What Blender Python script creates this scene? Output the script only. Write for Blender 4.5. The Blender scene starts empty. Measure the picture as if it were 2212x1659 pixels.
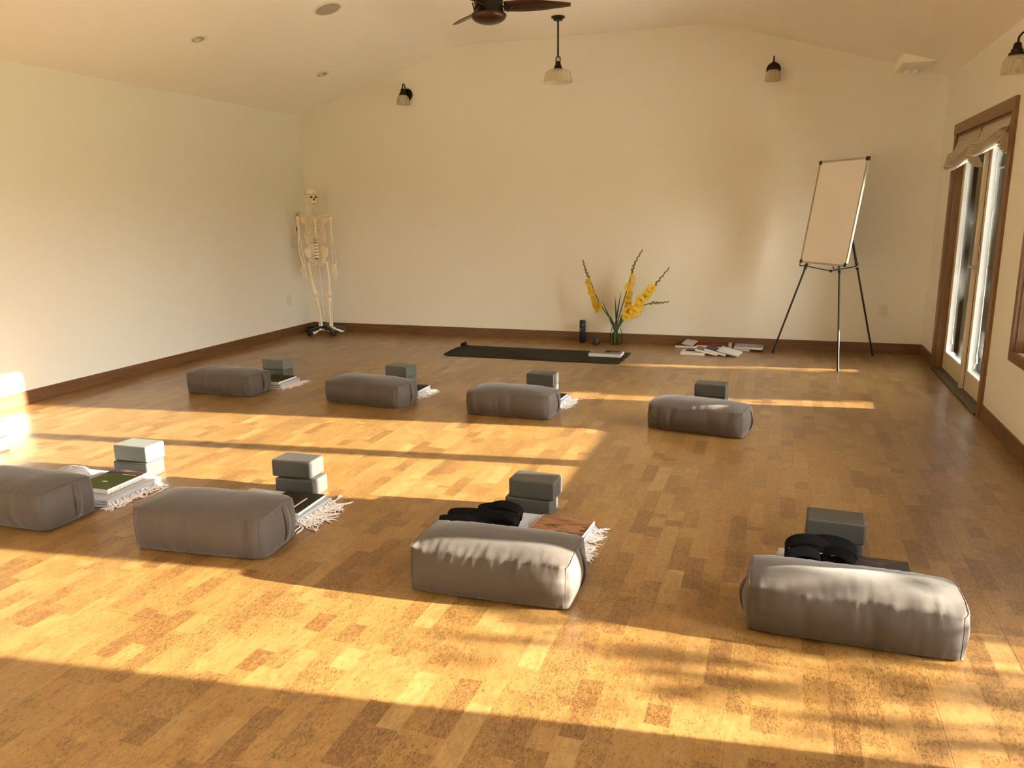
import bpy, bmesh, math, random
from mathutils import Vector, Matrix, noise

# ------------------------------------------------------------------ camera
F_PX, YAW, PITCH, ROLL, CAM_H = 1674.04, 0.3329, 0.2184, -0.0133, 1.5
IMG_W, IMG_H = 2212, 1659
scene = bpy.context.scene
COL = scene.collection

def cam_basis():
    f = Vector((-math.sin(YAW) * math.cos(PITCH), math.cos(YAW) * math.cos(PITCH), -math.sin(PITCH)))
    r = Vector((math.cos(YAW), math.sin(YAW), 0)); u = r.cross(f)
    r2 = math.cos(ROLL) * r + math.sin(ROLL) * u
    u2 = -math.sin(ROLL) * r + math.cos(ROLL) * u
    return f, r2, u2
_f, _r, _u = cam_basis()
cd = bpy.data.cameras.new('camera'); cam = bpy.data.objects.new('camera', cd); COL.objects.link(cam)
cd.sensor_width = 36.0; cd.lens = 36.0 * F_PX / IMG_W; cd.clip_start = 0.05; cd.clip_end = 400
cam.matrix_world = Matrix(((_r.x, _u.x, -_f.x, 0), (_r.y, _u.y, -_f.y, 0), (_r.z, _u.z, -_f.z, CAM_H), (0, 0, 0, 1)))
scene.camera = cam

# ------------------------------------------------------------------ light
SUN_DIR = Vector((-1.0, -0.13, -0.252)).normalized()      # the way the sunlight travels
world = bpy.data.worlds.new('sky'); scene.world = world; world.use_nodes = True
wn = world.node_tree.nodes; wl = world.node_tree.links; wn.clear()
bgn = wn.new('ShaderNodeBackground'); bgn.inputs['Color'].default_value = (1.0, 0.955, 0.90, 1)   # hazy, evenly bright sky
bgn.inputs['Strength'].default_value = 4.1
won = wn.new('ShaderNodeOutputWorld'); wl.new(bgn.outputs[0], won.inputs[0])
sd = bpy.data.lights.new('sun', 'SUN'); sun = bpy.data.objects.new('sun', sd); COL.objects.link(sun)
sd.energy = 8.0; sd.angle = math.radians(0.6); sd.color = (1.0, 0.90, 0.74)
sun.rotation_euler = SUN_DIR.to_track_quat('-Z', 'Y').to_euler(); sun.location = (9, 6, 5)
vs = scene.view_settings
vs.view_transform = 'Standard'; vs.look = 'None'; vs.gamma = 1.0; vs.use_curve_mapping = False
vs.exposure = 2.92
cy = scene.cycles
cy.use_denoising = True; cy.max_bounces = 10; cy.diffuse_bounces = 7; cy.glossy_bounces = 6
cy.transmission_bounces = 6; cy.transparent_max_bounces = 16
cy.caustics_reflective = False; cy.caustics_refractive = False; cy.sample_clamp_indirect = 8.0

# ------------------------------------------------------------------ room numbers (metres)
XL, XR, YB, YF = -5.841, 1.43, 8.842, -4.4
EAVE, FLAT, XA, XB = 2.712, 3.377, -3.668, -0.76
BASE_H = 0.109

# ------------------------------------------------------------------ helpers
class MB:
    """collects shapes; build() links them as one mesh object"""
    def __init__(s): s.v = []; s.f = []
    def add(s, vs_, fs):
        o = len(s.v); s.v.extend([tuple(p) for p in vs_]); s.f.extend([tuple(i + o for i in f) for f in fs]); return s
    def box(s, c, d, rot=None, bev=0.0):
        hx, hy, hz = d[0] / 2, d[1] / 2, d[2] / 2
        if bev > 0:
            bm = bmesh.new(); bmesh.ops.create_cube(bm, size=1.0)
            for v in bm.verts: v.co = Vector((v.co.x * d[0], v.co.y * d[1], v.co.z * d[2]))
            bmesh.ops.bevel(bm, geom=list(bm.edges), offset=bev, segments=2, affect='EDGES', profile=0.5)
            bm.verts.index_update(); P = [v.co.copy() for v in bm.verts]; Fs = [[v.index for v in f.verts] for f in bm.faces]; bm.free()
        else:
            P = [Vector((x, y, z)) for x in (-hx, hx) for y in (-hy, hy) for z in (-hz, hz)]
            Fs = [(0, 1, 3, 2), (4, 6, 7, 5), (0, 4, 5, 1), (2, 3, 7, 6), (0, 2, 6, 4), (1, 5, 7, 3)]
        if rot is not None: P = [rot @ p for p in P]
        c = Vector(c); return s.add([p + c for p in P], Fs)
    def box2(s, a, b):
        a = Vector(a); b = Vector(b); return s.box((a + b) / 2, (abs(b.x - a.x), abs(b.y - a.y), abs(b.z - a.z)))
    def tube(s, pts, r, n=8, cap=True, flat=None):
        pts = [Vector(p) for p in pts]; m = len(pts)
        rs = list(r) if isinstance(r, (list, tuple)) else [r] * m
        V = []; Fs = []; up = None
        for i, p in enumerate(pts):
            t = (pts[min(i + 1, m - 1)] - pts[max(i - 1, 0)])
            t = t.normalized() if t.length > 1e-9 else Vector((0, 0, 1))
            if up is None: up = t.orthogonal().normalized()
            up = (up - t * up.dot(t)); up = up.normalized() if up.length > 1e-6 else t.orthogonal().normalized()
            w = t.cross(up)
            for k in range(n):
                a = 2 * math.pi * k / n; V.append(p + (up * math.cos(a) + w * math.sin(a) * (flat or 1.0)) * rs[i])
        for i in range(m - 1):
            for k in range(n):
                k2 = (k + 1) % n; Fs.append((i * n + k, i * n + k2, (i + 1) * n + k2, (i + 1) * n + k))
        if cap: Fs.append(tuple(range(n - 1, -1, -1))); Fs.append(tuple((m - 1) * n + k for k in range(n)))
        return s.add(V, Fs)
    def lathe(s, prof, n=24, c=(0, 0, 0), rot=None, closed=False):
        V = []; Fs = []; m = len(prof); c = Vector(c)
        for r, z in prof:
            for k in range(n):
                a = 2 * math.pi * k / n; p = Vector((r * math.cos(a), r * math.sin(a), z))
                V.append((rot @ p if rot is not None else p) + c)
        for i in range(m - 1):
            for k in range(n):
                k2 = (k + 1) % n; Fs.append((i * n + k, i * n + k2, (i + 1) * n + k2, (i + 1) * n + k))
        if closed: Fs.append(tuple(range(n - 1, -1, -1))); Fs.append(tuple((m - 1) * n + k for k in range(n)))
        return s.add(V, Fs)
    def ball(s, c, r, nu=12, nv=8, rot=None):
        r = Vector(r) if not isinstance(r, (int, float)) else Vector((r, r, r)); V = []; Fs = []; c = Vector(c)
        for i in range(nv + 1):
            th = math.pi * i / nv
            for k in range(nu):
                a = 2 * math.pi * k / nu
                p = Vector((r.x * math.sin(th) * math.cos(a), r.y * math.sin(th) * math.sin(a), r.z * math.cos(th)))
                V.append((rot @ p if rot is not None else p) + c)
        for i in range(nv):
            for k in range(nu):
                k2 = (k + 1) % nu; Fs.append((i * nu + k, (i + 1) * nu + k, (i + 1) * nu + k2, i * nu + k2))
        return s.add(V, Fs)
    def grid(s, rows):
        nr, nc = len(rows), len(rows[0]); V = [p for r in rows for p in r]
        return s.add(V, [(i * nc + j, i * nc + j + 1, (i + 1) * nc + j + 1, (i + 1) * nc + j) for i in range(nr - 1) for j in range(nc - 1)])
    def build(s, name, m, parent=None, smooth=False, loc=None, rot=None):
        me = bpy.data.meshes.new(name); me.from_pydata(s.v, [], s.f)
        bm = bmesh.new(); bm.from_mesh(me); bmesh.ops.remove_doubles(bm, verts=list(bm.verts), dist=1e-6)
        bmesh.ops.recalc_face_normals(bm, faces=list(bm.faces)); bm.to_mesh(me); bm.free()
        if m is not None: me.materials.append(m)
        if smooth:
            me.polygons.foreach_set('use_smooth', [True] * len(me.polygons))
            if smooth != 'all':
                try: me.set_sharp_from_angle(angle=math.radians(40))
                except Exception: pass
        o = bpy.data.objects.new(name, me); COL.objects.link(o)
        if parent is not None: o.parent = parent
        if loc is not None: o.location = loc
        if rot is not None: o.rotation_euler = rot
        return o

def tag(o, label=None, cat=None, group=None, kind=None):
    if label: o['label'] = label
    if cat: o['category'] = cat
    if group: o['group'] = group
    if kind: o['kind'] = kind
    return o
def thing(name, label, cat, loc=(0, 0, 0), rot=(0, 0, 0), group=None):
    o = bpy.data.objects.new(name, None); o.empty_display_size = 0.1; COL.objects.link(o)
    o.location = loc; o.rotation_euler = rot
    return tag(o, label, cat, group)
def struct_empty(name, loc=(0, 0, 0)):
    o = bpy.data.objects.new(name, None); o.empty_display_size = 0.1; COL.objects.link(o); o.location = loc
    o['kind'] = 'structure'; return o
def struct(o): o['kind'] = 'structure'; return o
RZ = lambda a: Matrix.Rotation(a, 3, 'Z')
RX = lambda a: Matrix.Rotation(a, 3, 'X')
RY = lambda a: Matrix.Rotation(a, 3, 'Y')

# ------------------------------------------------------------------ materials
class NT:
    def __init__(s, name):
        s.m = bpy.data.materials.new(name); s.m.use_nodes = True; s.t = s.m.node_tree; s.N = s.t.nodes; s.L = s.t.links
        s.p = s.N['Principled BSDF']; s.out = s.N['Material Output']
    def n(s, kind, **kw):
        o = s.N.new(kind)
        for k, v in kw.items(): setattr(o, k, v)
        return o
    def link(s, a, b): s.L.new(a, b)
    def val(s, sock, v):
        if hasattr(v, 'node'): s.L.new(v, sock)
        else: sock.default_value = v
    def math(s, op, a, b=0.0, c=None):
        o = s.n('ShaderNodeMath', operation=op); s.val(o.inputs[0], a); s.val(o.inputs[1], b)
        if c is not None: s.val(o.inputs[2], c)
        return o.outputs[0]
    def mix(s, f, a, b, blend='MIX'):
        o = s.n('ShaderNodeMix', data_type='RGBA', blend_type=blend); s.val(o.inputs[0], f)
        for i, v in ((6, a), (7, b)):
            if hasattr(v, 'node'): s.L.new(v, o.inputs[i])
            else: o.inputs[i].default_value = (v[0], v[1], v[2], 1)
        return o.outputs[2]
    def noise(s, vec, scale, detail=3.0, rough=0.5, dist=0.0):
        o = s.n('ShaderNodeTexNoise'); o.inputs['Scale'].default_value = scale; o.inputs['Detail'].default_value = detail
        o.inputs['Roughness'].default_value = rough; o.inputs['Distortion'].default_value = dist
        if vec is not None: s.L.new(vec, o.inputs['Vector'])
        return o.outputs['Fac']
    def ramp(s, fac, stops, interp='LINEAR'):
        o = s.n('ShaderNodeValToRGB'); o.color_ramp.interpolation = interp; el = o.color_ramp.elements
        while len(el) < len(stops): el.new(0.5)
        for e, (p, c) in zip(el, stops): e.position = p; e.color = (c[0], c[1], c[2], 1) if isinstance(c, (tuple, list)) else (c, c, c, 1)
        s.L.new(fac, o.inputs[0]); return o.outputs[0]
    def coord(s, which='Object'): return s.n('ShaderNodeTexCoord').outputs[which]
    def mapping(s, vec, scale=(1, 1, 1), rot=(0, 0, 0)):
        o = s.n('ShaderNodeMapping'); o.inputs['Scale'].default_value = scale; o.inputs['Rotation'].default_value = rot
        s.L.new(vec, o.inputs['Vector']); return o.outputs[0]
    def bump(s, h, strength=0.2, dist=0.01):
        o = s.n('ShaderNodeBump'); o.inputs['Strength'].default_value = strength; o.inputs['Distance'].default_value = dist
        s.L.new(h, o.inputs['Height']); s.L.new(o.outputs[0], s.p.inputs['Normal'])
    def set(s, **kw):
        for k, v in kw.items(): s.val(s.p.inputs[k.replace('_', ' ')], v)
        return s

def plain(name, c, rough=0.5, metal=0.0, var=0.08, scale=30.0, bump=0.0, spec=0.5, coat=0.0, sheen=0.0):
    t = NT(name); v = t.noise(t.coord(), scale, 4)
    lo = tuple(max(0, x * (1 - var)) for x in c); hi = tuple(min(1, x * (1 + var)) for x in c)
    t.link(t.ramp(v, [(0.3, lo), (0.7, hi)]), t.p.inputs['Base Color'])
    t.set(Roughness=rough, Metallic=metal); t.p.inputs['Specular IOR Level'].default_value = spec
    if coat: t.p.inputs['Coat Weight'].default_value = coat
    if sheen: t.p.inputs['Sheen Weight'].default_value = sheen
    if bump: t.bump(v, bump, 0.004)
    return t.m

def wood(name, dark, light, axis='Y', rough=0.42, scale=1.0):
    t = NT(name); sc = {'X': (1.2, 14, 14), 'Y': (14, 1.2, 14), 'Z': (14, 14, 1.2)}[axis]
    v = t.mapping(t.coord(), tuple(x * scale for x in sc)); g = t.noise(v, 3.0, 6, 0.6, 0.6); g2 = t.noise(v, 11.0, 3)
    k = t.noise(t.coord(), 1.3, 2)
    f = t.math('ADD', t.math('MULTIPLY', g, 0.7), t.math('MULTIPLY', t.math('ADD', g2, k), 0.18))
    t.link(t.ramp(f, [(0.32, dark), (0.7, light)]), t.p.inputs['Base Color']); t.set(Roughness=rough); t.bump(g2, 0.08, 0.002)
    return t.m

def cork_floor():
    t = NT('cork_plank'); g = t.n('ShaderNodeNewGeometry'); pos = g.outputs['Position']
    sp = t.n('ShaderNodeSeparateXYZ'); t.link(pos, sp.inputs[0]); X, Y = sp.outputs[0], sp.outputs[1]
    def cells(w, ln, seed):
        cx = t.math('FLOOR', t.math('DIVIDE', t.math('ADD', X, seed), w))
        w1 = t.n('ShaderNodeTexWhiteNoise', noise_dimensions='1D'); t.link(t.math('ADD', cx, seed * 7.3), w1.inputs['W'])
        cyy = t.math('FLOOR', t.math('DIVIDE', t.math('ADD', Y, t.math('MULTIPLY', w1.outputs['Value'], 3.7)), ln))
        cb = t.n('ShaderNodeCombineXYZ'); t.link(cx, cb.inputs[0]); t.link(cyy, cb.inputs[1]); cb.inputs[2].default_value = seed
        w2 = t.n('ShaderNodeTexWhiteNoise', noise_dimensions='3D'); t.link(cb.outputs[0], w2.inputs['Vector'])
        sc = t.n('ShaderNodeSeparateColor'); t.link(w2.outputs['Color'], sc.inputs[0])
        return w2.outputs['Value'], sc.outputs[0], sc.outputs[1]
    a0, a1, a2 = cells(0.0760, 0.300, 0.31); b0, b1, b2 = cells(0.0760, 0.125, 0.31)
    pick = t.math('GREATER_THAN', a2, 0.66)
    def sel(u, v):
        m1 = t.n('ShaderNodeMix'); t.link(pick, m1.inputs[0]); t.link(u, m1.inputs[2]); t.link(v, m1.inputs[3])
        return m1.outputs[0]
    tone = sel(a0, b0); dens = sel(a1, b1)
    col = t.ramp(tone, [(0.0, (0.219, 0.107, 0.029)), (0.12, (0.254, 0.133, 0.037)), (0.3, (0.280, 0.152, 0.044)), (0.5, (0.292, 0.148, 0.040)),
                        (0.7, (0.297, 0.163, 0.049)), (0.95, (0.310, 0.174, 0.055)), (1.0, (0.348, 0.211, 0.074))])
    st = t.mapping(pos, (1.0, 0.42, 1.0)); cloud = t.noise(st, 34, 6, 0.68, 0.9)
    col = t.mix(0.75, col, t.ramp(cloud, [(0.3, 0.55), (0.7, 1.22)]), 'MULTIPLY')
    fl = t.noise(st, 150, 2, 0.6, 1.3); thr = t.math('ADD', 0.498, t.math('MULTIPLY', dens, 0.115))
    fmask = t.math('MULTIPLY', t.math('SUBTRACT', fl, thr), 18.0); fmask = t.math('MINIMUM', t.math('MAXIMUM', fmask, 0.0), 1.0)
    fl2 = t.noise(t.mapping(pos, (1.3, 0.5, 1)), 78, 3, 0.6, 1.6); f2 = t.math('MINIMUM', t.math('MAXIMUM', t.math('MULTIPLY', t.math('SUBTRACT', fl2, t.math('ADD', thr, 0.06)), 14.0), 0.0), 1.0)
    allf = t.math('MAXIMUM', t.math('MULTIPLY', fmask, 0.58), t.math('MULTIPLY', f2, 0.7))
    col = t.mix(allf, col, (0.055, 0.022, 0.008)); t.link(col, t.p.inputs['Base Color'])
    t.link(t.ramp(cloud, [(0.2, 0.30), (0.8, 0.40)]), t.p.inputs['Roughness'])
    t.p.inputs['Coat Weight'].default_value = 0.55; t.p.inputs['Coat Roughness'].default_value = 0.24
    t.bump(t.math('SUBTRACT', cloud, t.math('MULTIPLY', allf, 0.6)), 0.10, 0.002)
    return t.m

def paint(name, c, rough=0.6):
    t = NT(name); pos = t.n('ShaderNodeNewGeometry').outputs['Position']
    big = t.noise(pos, 0.7, 2); fine = t.noise(pos, 260, 2)
    t.link(t.ramp(big, [(0.3, tuple(x * 0.985 for x in c)), (0.7, tuple(min(1, x * 1.015) for x in c))]), t.p.inputs['Base Color'])
    t.set(Roughness=rough); t.bump(fine, 0.04, 0.001); return t.m

def thin_glass(name, tint=(0.97, 0.985, 0.98), refl=1.45):
    t = NT(name); t.N.remove(t.p); tr = t.n('ShaderNodeBsdfTransparent'); tr.inputs[0].default_value = (*tint, 1)
    gl = t.n('ShaderNodeBsdfGlossy'); gl.inputs['Roughness'].default_value = 0.02
    fr = t.n('ShaderNodeFresnel'); fr.inputs['IOR'].default_value = refl
    v = t.noise(t.coord(), 2.0, 2); fm = t.math('MULTIPLY', fr.outputs[0], t.math('ADD', 0.9, t.math('MULTIPLY', v, 0.2)))
    mx = t.n('ShaderNodeMixShader'); t.link(fm, mx.inputs[0]); t.link(tr.outputs[0], mx.inputs[1]); t.link(gl.outputs[0], mx.inputs[2])
    t.link(mx.outputs[0], t.out.inputs['Surface']); return t.m

def fabric(name, c, rough=0.75, weave=700, sheen=0.25):
    t = NT(name); co = t.coord(); w = t.noise(t.mapping(co, (1, 1, 1)), weave, 2); v = t.noise(co, 6, 4)
    col = t.ramp(v, [(0.25, tuple(x * 0.93 for x in c)), (0.75, tuple(x * 1.06 for x in c))])
    t.link(col, t.p.inputs['Base Color']); t.set(Roughness=rough); t.p.inputs['Sheen Weight'].default_value = sheen
    t.p.inputs['Sheen Roughness'].default_value = 0.4
    wr = t.noise(t.mapping(co, (26, 26, 5)), 1.0, 3, 0.5, 0.4)
    t.bump(t.math('ADD', t.math('MULTIPLY', w, 0.10), t.math('MULTIPLY', wr, 0.9)), 0.22, 0.006); return t.m

def cover(name, base, accents, scale=9.0, stretch=(1, 1, 1), thr=0.5, rough=0.6):
    """printed cover: blotches of accent colours on a base"""
    t = NT(name); co = t.mapping(t.coord(), stretch); a = t.noise(co, scale, 3, 0.55, 0.7)
    stops = [(0.0, base), (thr, base)]; k = len(accents)
    for i, c in enumerate(accents): stops.append((min(1, thr + 0.05 + 0.22 * i), c))
    t.link(t.ramp(a, stops), t.p.inputs['Base Color']); t.set(Roughness=rough); t.p.inputs['Specular IOR Level'].default_value = 0.2; return t.m

def leaf_mat(name, c1, c2, rough=0.5, trans=0.35):
    t = NT(name); v = t.noise(t.coord(), 1.7, 3); t.N.remove(t.p)
    col = t.ramp(v, [(0.3, c1), (0.7, c2)]); d = t.n('ShaderNodeBsdfDiffuse'); tl = t.n('ShaderNodeBsdfTranslucent')
    t.link(col, d.inputs[0]); t.link(col, tl.inputs[0]); mx = t.n('ShaderNodeMixShader'); mx.inputs[0].default_value = trans
    t.link(d.outputs[0], mx.inputs[1]); t.link(tl.outputs[0], mx.inputs[2]); t.link(mx.outputs[0], t.out.inputs['Surface']); return t.m

M = {}
M['cork'] = cork_floor()
M['sub'] = plain('cork_underlay', (0.10, 0.055, 0.025), 0.9)
M['wall'] = paint('wall_paint', (0.82, 0.80, 0.715))
M['ceil'] = paint('ceiling_paint', (0.95, 0.91, 0.84))
M['base'] = wood('baseboard_wood_x', (0.085, 0.036, 0.014), (0.19, 0.088, 0.034), 'X')
M['basey'] = wood('baseboard_wood_y', (0.085, 0.036, 0.014), (0.19, 0.088, 0.034), 'Y')
M['casz'] = wood('casing_wood_z', (0.12, 0.054, 0.019), (0.24, 0.122, 0.046), 'Z')
M['casy'] = wood('casing_wood_y', (0.12, 0.054, 0.019), (0.24, 0.122, 0.046), 'Y')
M['doorp'] = plain('door_cream_paint', (0.72, 0.62, 0.46), 0.4, var=0.03)
M['white'] = plain('white_paint', (0.80, 0.80, 0.77), 0.4, var=0.02)
M['plate'] = plain('white_plastic_plate', (0.74, 0.70, 0.62), 0.35, var=0.02)
M['glass'] = thin_glass('window_glass')
M['bronze'] = plain('dark_bronze', (0.018, 0.012, 0.010), 0.4, 0.6, var=0.2)
M['brown'] = plain('brown_fan_metal', (0.060, 0.026, 0.013), 0.32, 0.5, var=0.15)
M['shadeg'] = None
M['nickel'] = plain('brushed_nickel', (0.55, 0.52, 0.47), 0.3, 1.0, var=0.05)
M['thresh'] = plain('dark_threshold', (0.045, 0.036, 0.024), 0.45, var=0.2)
M['linen'] = fabric('linen_shade_fabric', (0.52, 0.45, 0.34), 0.85, 500, 0.1)
M['cord'] = plain('white_cord', (0.78, 0.76, 0.72), 0.6)
M['bol'] = fabric('taupe_cotton', (0.068, 0.052, 0.041))
M['bold'] = fabric('taupe_cotton_strap', (0.060, 0.046, 0.036))
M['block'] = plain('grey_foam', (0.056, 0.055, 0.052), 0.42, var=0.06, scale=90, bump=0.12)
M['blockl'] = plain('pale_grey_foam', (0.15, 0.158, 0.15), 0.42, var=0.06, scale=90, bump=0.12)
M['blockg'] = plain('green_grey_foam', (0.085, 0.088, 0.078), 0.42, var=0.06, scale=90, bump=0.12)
M['blanket'] = plain('grey_wool', (0.42, 0.43, 0.46), 0.95, var=0.25, scale=220, bump=0.5)
M['fringe'] = plain('white_cotton_fringe', (0.72, 0.68, 0.67), 0.9, var=0.1)
M['strap'] = plain('black_webbing', (0.004, 0.004, 0.005), 0.9, var=0.2, scale=300, bump=0.3, spec=0.15)
M['page'] = plain('book_pages', (0.74, 0.71, 0.68), 0.8, var=0.05, scale=160)
M['mat'] = plain('dark_green_rubber', (0.011, 0.013, 0.009), 0.75, spec=0.2, var=0.15, scale=200, bump=0.2)
M['bone'] = plain('ivory_bone', (0.90, 0.80, 0.60), 0.45, var=0.08, scale=25)
M['hollow_mark'] = plain('hollow_shade_and_marks', (0.06, 0.036, 0.022), 0.8)  # shade of the skull hollows put into the colour; also dark slots and marks
M['disc'] = plain('disc_cartilage', (0.10, 0.07, 0.045), 0.7)
M['blackp'] = plain('black_plastic', (0.010, 0.010, 0.011), 0.45, var=0.2)
M['whiterod'] = plain('white_rod', (0.75, 0.72, 0.69), 0.35)
M['alu'] = plain('aluminium', (0.50, 0.46, 0.38), 0.35, 0.8, var=0.05)
M['board'] = plain('whiteboard_surface', (0.90, 0.86, 0.83), 0.3, var=0.02, scale=3)
M['navy'] = plain('navy_enamel', (0.004, 0.007, 0.028), 0.3, var=0.1)
M['logo'] = plain('pale_print', (0.5, 0.5, 0.52), 0.5)
M['water'] = thin_glass('vase_water', (0.965, 0.985, 0.94), 1.05)
M['vglass'] = thin_glass('vase_glass', (0.985, 0.995, 0.985), 1.10)
M['stem'] = plain('flower_stem', (0.10, 0.17, 0.035), 0.5, var=0.2)
M['leaf'] = plain('sword_leaf', (0.035, 0.062, 0.016), 0.45, var=0.25)
M['bud'] = plain('flower_bud', (0.15, 0.17, 0.035), 0.5, var=0.2)
M['petal'] = leaf_mat('yellow_petal', (0.86, 0.60, 0.07), (0.92, 0.74, 0.14), trans=0.3)
M['bowl'] = plain('olive_ceramic', (0.075, 0.055, 0.025), 0.3, var=0.3, scale=60)
M['candle'] = plain('dark_wax', (0.02, 0.017, 0.016), 0.6, var=0.3)
M['lamp'] = plain('bulb_glass', (0.75, 0.68, 0.52), 0.3)
t_ = NT('ribbed_lamp_glass')
t_.set(Roughness=0.35); t_.p.inputs['Base Color'].default_value = (0.62, 0.55, 0.42, 1)
_wv = t_.n('ShaderNodeTexWave'); _wv.inputs['Scale'].default_value = 24.0; t_.link(t_.coord('Object'), _wv.inputs['Vector'])
t_.link(t_.ramp(_wv.outputs[0], [(0, 0.42), (1, 0.62)]), t_.p.inputs['Alpha']); M['shadeg'] = t_.m
M['grille'] = plain('speaker_grille', (0.42, 0.37, 0.29), 0.7, var=0.05, scale=300)
M['bark'] = wood('tree_bark', (0.06, 0.045, 0.035), (0.16, 0.125, 0.10), 'Z', 0.9)
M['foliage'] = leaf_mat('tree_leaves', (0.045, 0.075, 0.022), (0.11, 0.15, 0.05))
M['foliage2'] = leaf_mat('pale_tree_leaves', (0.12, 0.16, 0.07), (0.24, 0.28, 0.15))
M['lawn'] = plain('lawn', (0.10, 0.15, 0.05), 0.95, var=0.4, scale=8)
M['patio'] = plain('patio_concrete', (0.58, 0.54, 0.47), 0.85, var=0.12, scale=12)

# ------------------------------------------------------------------ room shell
PW, PL = 0.3035, 1.22
sub = struct(MB().box2((XL - 0.05, YF - 0.05, -0.10), (XR + 0.02, YB + 0.05, -0.0035)).build('floor', M['sub']))
def plank_mesh(w, l):
    b = 0.0005; h = 0.0035; g = 0.0003
    m = MB(); x, y = w / 2 - g, l / 2 - g
    V = [(-x, -y, -h), (x, -y, -h), (x, y, -h), (-x, y, -h), (-x, -y, -b), (x, -y, -b), (x, y, -b), (-x, y, -b),
         (-x + b, -y + b, 0), (x - b, -y + b, 0), (x - b, y - b, 0), (-x + b, y - b, 0)]
    Fs = [(0, 1, 5, 4), (1, 2, 6, 5), (2, 3, 7, 6), (3, 0, 4, 7), (4, 5, 9, 8), (5, 6, 10, 9), (6, 7, 11, 10), (7, 4, 8, 11), (8, 9, 10, 11)]
    return m.add(V, Fs)
plank_cache = {}
rnd = random.Random(4)
ncol = int(math.ceil((XR - XL) / PW))
for i in range(ncol):
    x0 = XL + i * PW; x1 = min(x0 + PW, XR); w = x1 - x0
    if w < 0.01: continue
    y = YF - (0.0, 0.41, 0.82)[i % 3]
    while y < YB - 0.005:
        ya = max(y, YF); yb = min(y + PL, YB); key = (round(w, 4), round(yb - ya, 4))
        if yb - ya > 0.01:
            if key not in plank_cache:
                o = plank_mesh(*key).build('plank', M['cork'], sub); plank_cache[key] = o.data
            else:
                o = bpy.data.objects.new('plank', plank_cache[key]); COL.objects.link(o); o.parent = sub
            o.location = ((x0 + x1) / 2, (ya + yb) / 2, 0)
        y += PL

def gable_z(x):
    if x < XA: return EAVE + (FLAT - EAVE) * (x - XL) / (XA - XL)
    if x > XB: return EAVE + (FLAT - EAVE) * (XR - x) / (XR - XB)
    return FLAT
def gable_wall(name, y0, y1):
    xs = [XL, XA, XB, XR]; V = []; 
    prof = [(XL, 0), (XR, 0), (XR, EAVE), (XB, FLAT), (XA, FLAT), (XL, EAVE)]
    V = [(x, y0, z) for x, z in prof] + [(x, y1, z) for x, z in prof]; n = 6
    Fs = [tuple(range(n)), tuple(range(2 * n - 1, n - 1, -1))] + [(i, (i + 1) % n, n + (i + 1) % n, n + i) for i in range(n)]
    return struct(MB().add(V, Fs).build(name, M['wall']))
gable_wall('wall_back', YB, YB + 0.15)
gable_wall('wall_front', YF - 0.15, YF)
struct(MB().box2((XL - 0.15, YF - 0.15, -0.1), (XL, YB + 0.15, EAVE + 0.02)).build('wall_left', M['wall']))
# ceiling: two slopes and a flat middle with eased bends
def ceil_profile():
    pts = [(XL, EAVE)]
    def corner(pa, pb, pc, r=0.16, n=6):
        pa, pb, pc = Vector(pa), Vector(pb), Vector(pc); a = pb + (pa - pb).normalized() * r; c = pb + (pc - pb).normalized() * r
        return [((1 - t) ** 2 * a + 2 * t * (1 - t) * pb + t * t * c).to_tuple() for t in [k / n for k in range(n + 1)]]
    pts += corner((XL, EAVE), (XA, FLAT), (XB, FLAT)); pts += corner((XA, FLAT), (XB, FLAT), (XR, EAVE)); pts.append((XR, EAVE)); return pts
cp = ceil_profile()
struct(MB().grid([[(x, YF - 0.1, z) for x, z in cp], [(x, YB + 0.1, z) for x, z in cp]]).grid([[(x, YF - 0.1, z + 0.15) for x, z in cp], [(x, YB + 0.1, z + 0.15) for x, z in cp]]).build('ceiling', M['ceil'], smooth=True))

# right wall with openings: (y0, y1, z0, z1)
DOOR = (6.28, 8.10, 0.0, 2.12)
WIN = (3.86, 5.59, 0.590, 2.18)
SIDE = (2.13, 3.15, 0.0, 2.12)
REAR_FILL = (-1.15, 1.05, 0.30, 2.60)  # unseen window, added behind the camera for fill light
REAR_FILL2 = (-3.85, -1.65, 0.30, 2.60)  # second added window out of view, for more sun bounce
WT = 0.16
def wall_open(name, x0, x1, ya, yb, za, zb, opens):
    ys = sorted({ya, yb, *[o[0] for o in opens], *[o[1] for o in opens]}); zs = sorted({za, zb, *[o[2] for o in opens], *[o[3] for o in opens]})
    m = MB(); inside = lambda y, z: any(o[0] < y < o[1] and o[2] < z < o[3] for o in opens)
    solid = {}
    for i in range(len(ys) - 1):
        for k in range(len(zs) - 1): solid[i, k] = not inside((ys[i] + ys[i + 1]) / 2, (zs[k] + zs[k + 1]) / 2)
    for (i, k), s in solid.items():
        if not s: continue
        a, b, c, d = ys[i], ys[i + 1], zs[k], zs[k + 1]
        for x in (x0, x1): m.add([(x, a, c), (x, b, c), (x, b, d), (x, a, d)], [(0, 1, 2, 3)])
        for di, dk, q in ((-1, 0, [(x0, a, c), (x1, a, c), (x1, a, d), (x0, a, d)]), (1, 0, [(x0, b, c), (x1, b, c), (x1, b, d), (x0, b, d)]),
                          (0, -1, [(x0, a, c), (x1, a, c), (x1, b, c), (x0, b, c)]), (0, 1, [(x0, a, d), (x1, a, d), (x1, b, d), (x0, b, d)])):
            if not solid.get((i + di, k + dk), False): m.add(q, [(0, 1, 2, 3)])
    return struct(m.build(name, M['wall']))
wall_open('wall_right', XR, XR + WT, YF - 0.15, YB + 0.15, -0.1, EAVE + 0.02, [DOOR, WIN, SIDE, REAR_FILL, REAR_FILL2])

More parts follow.
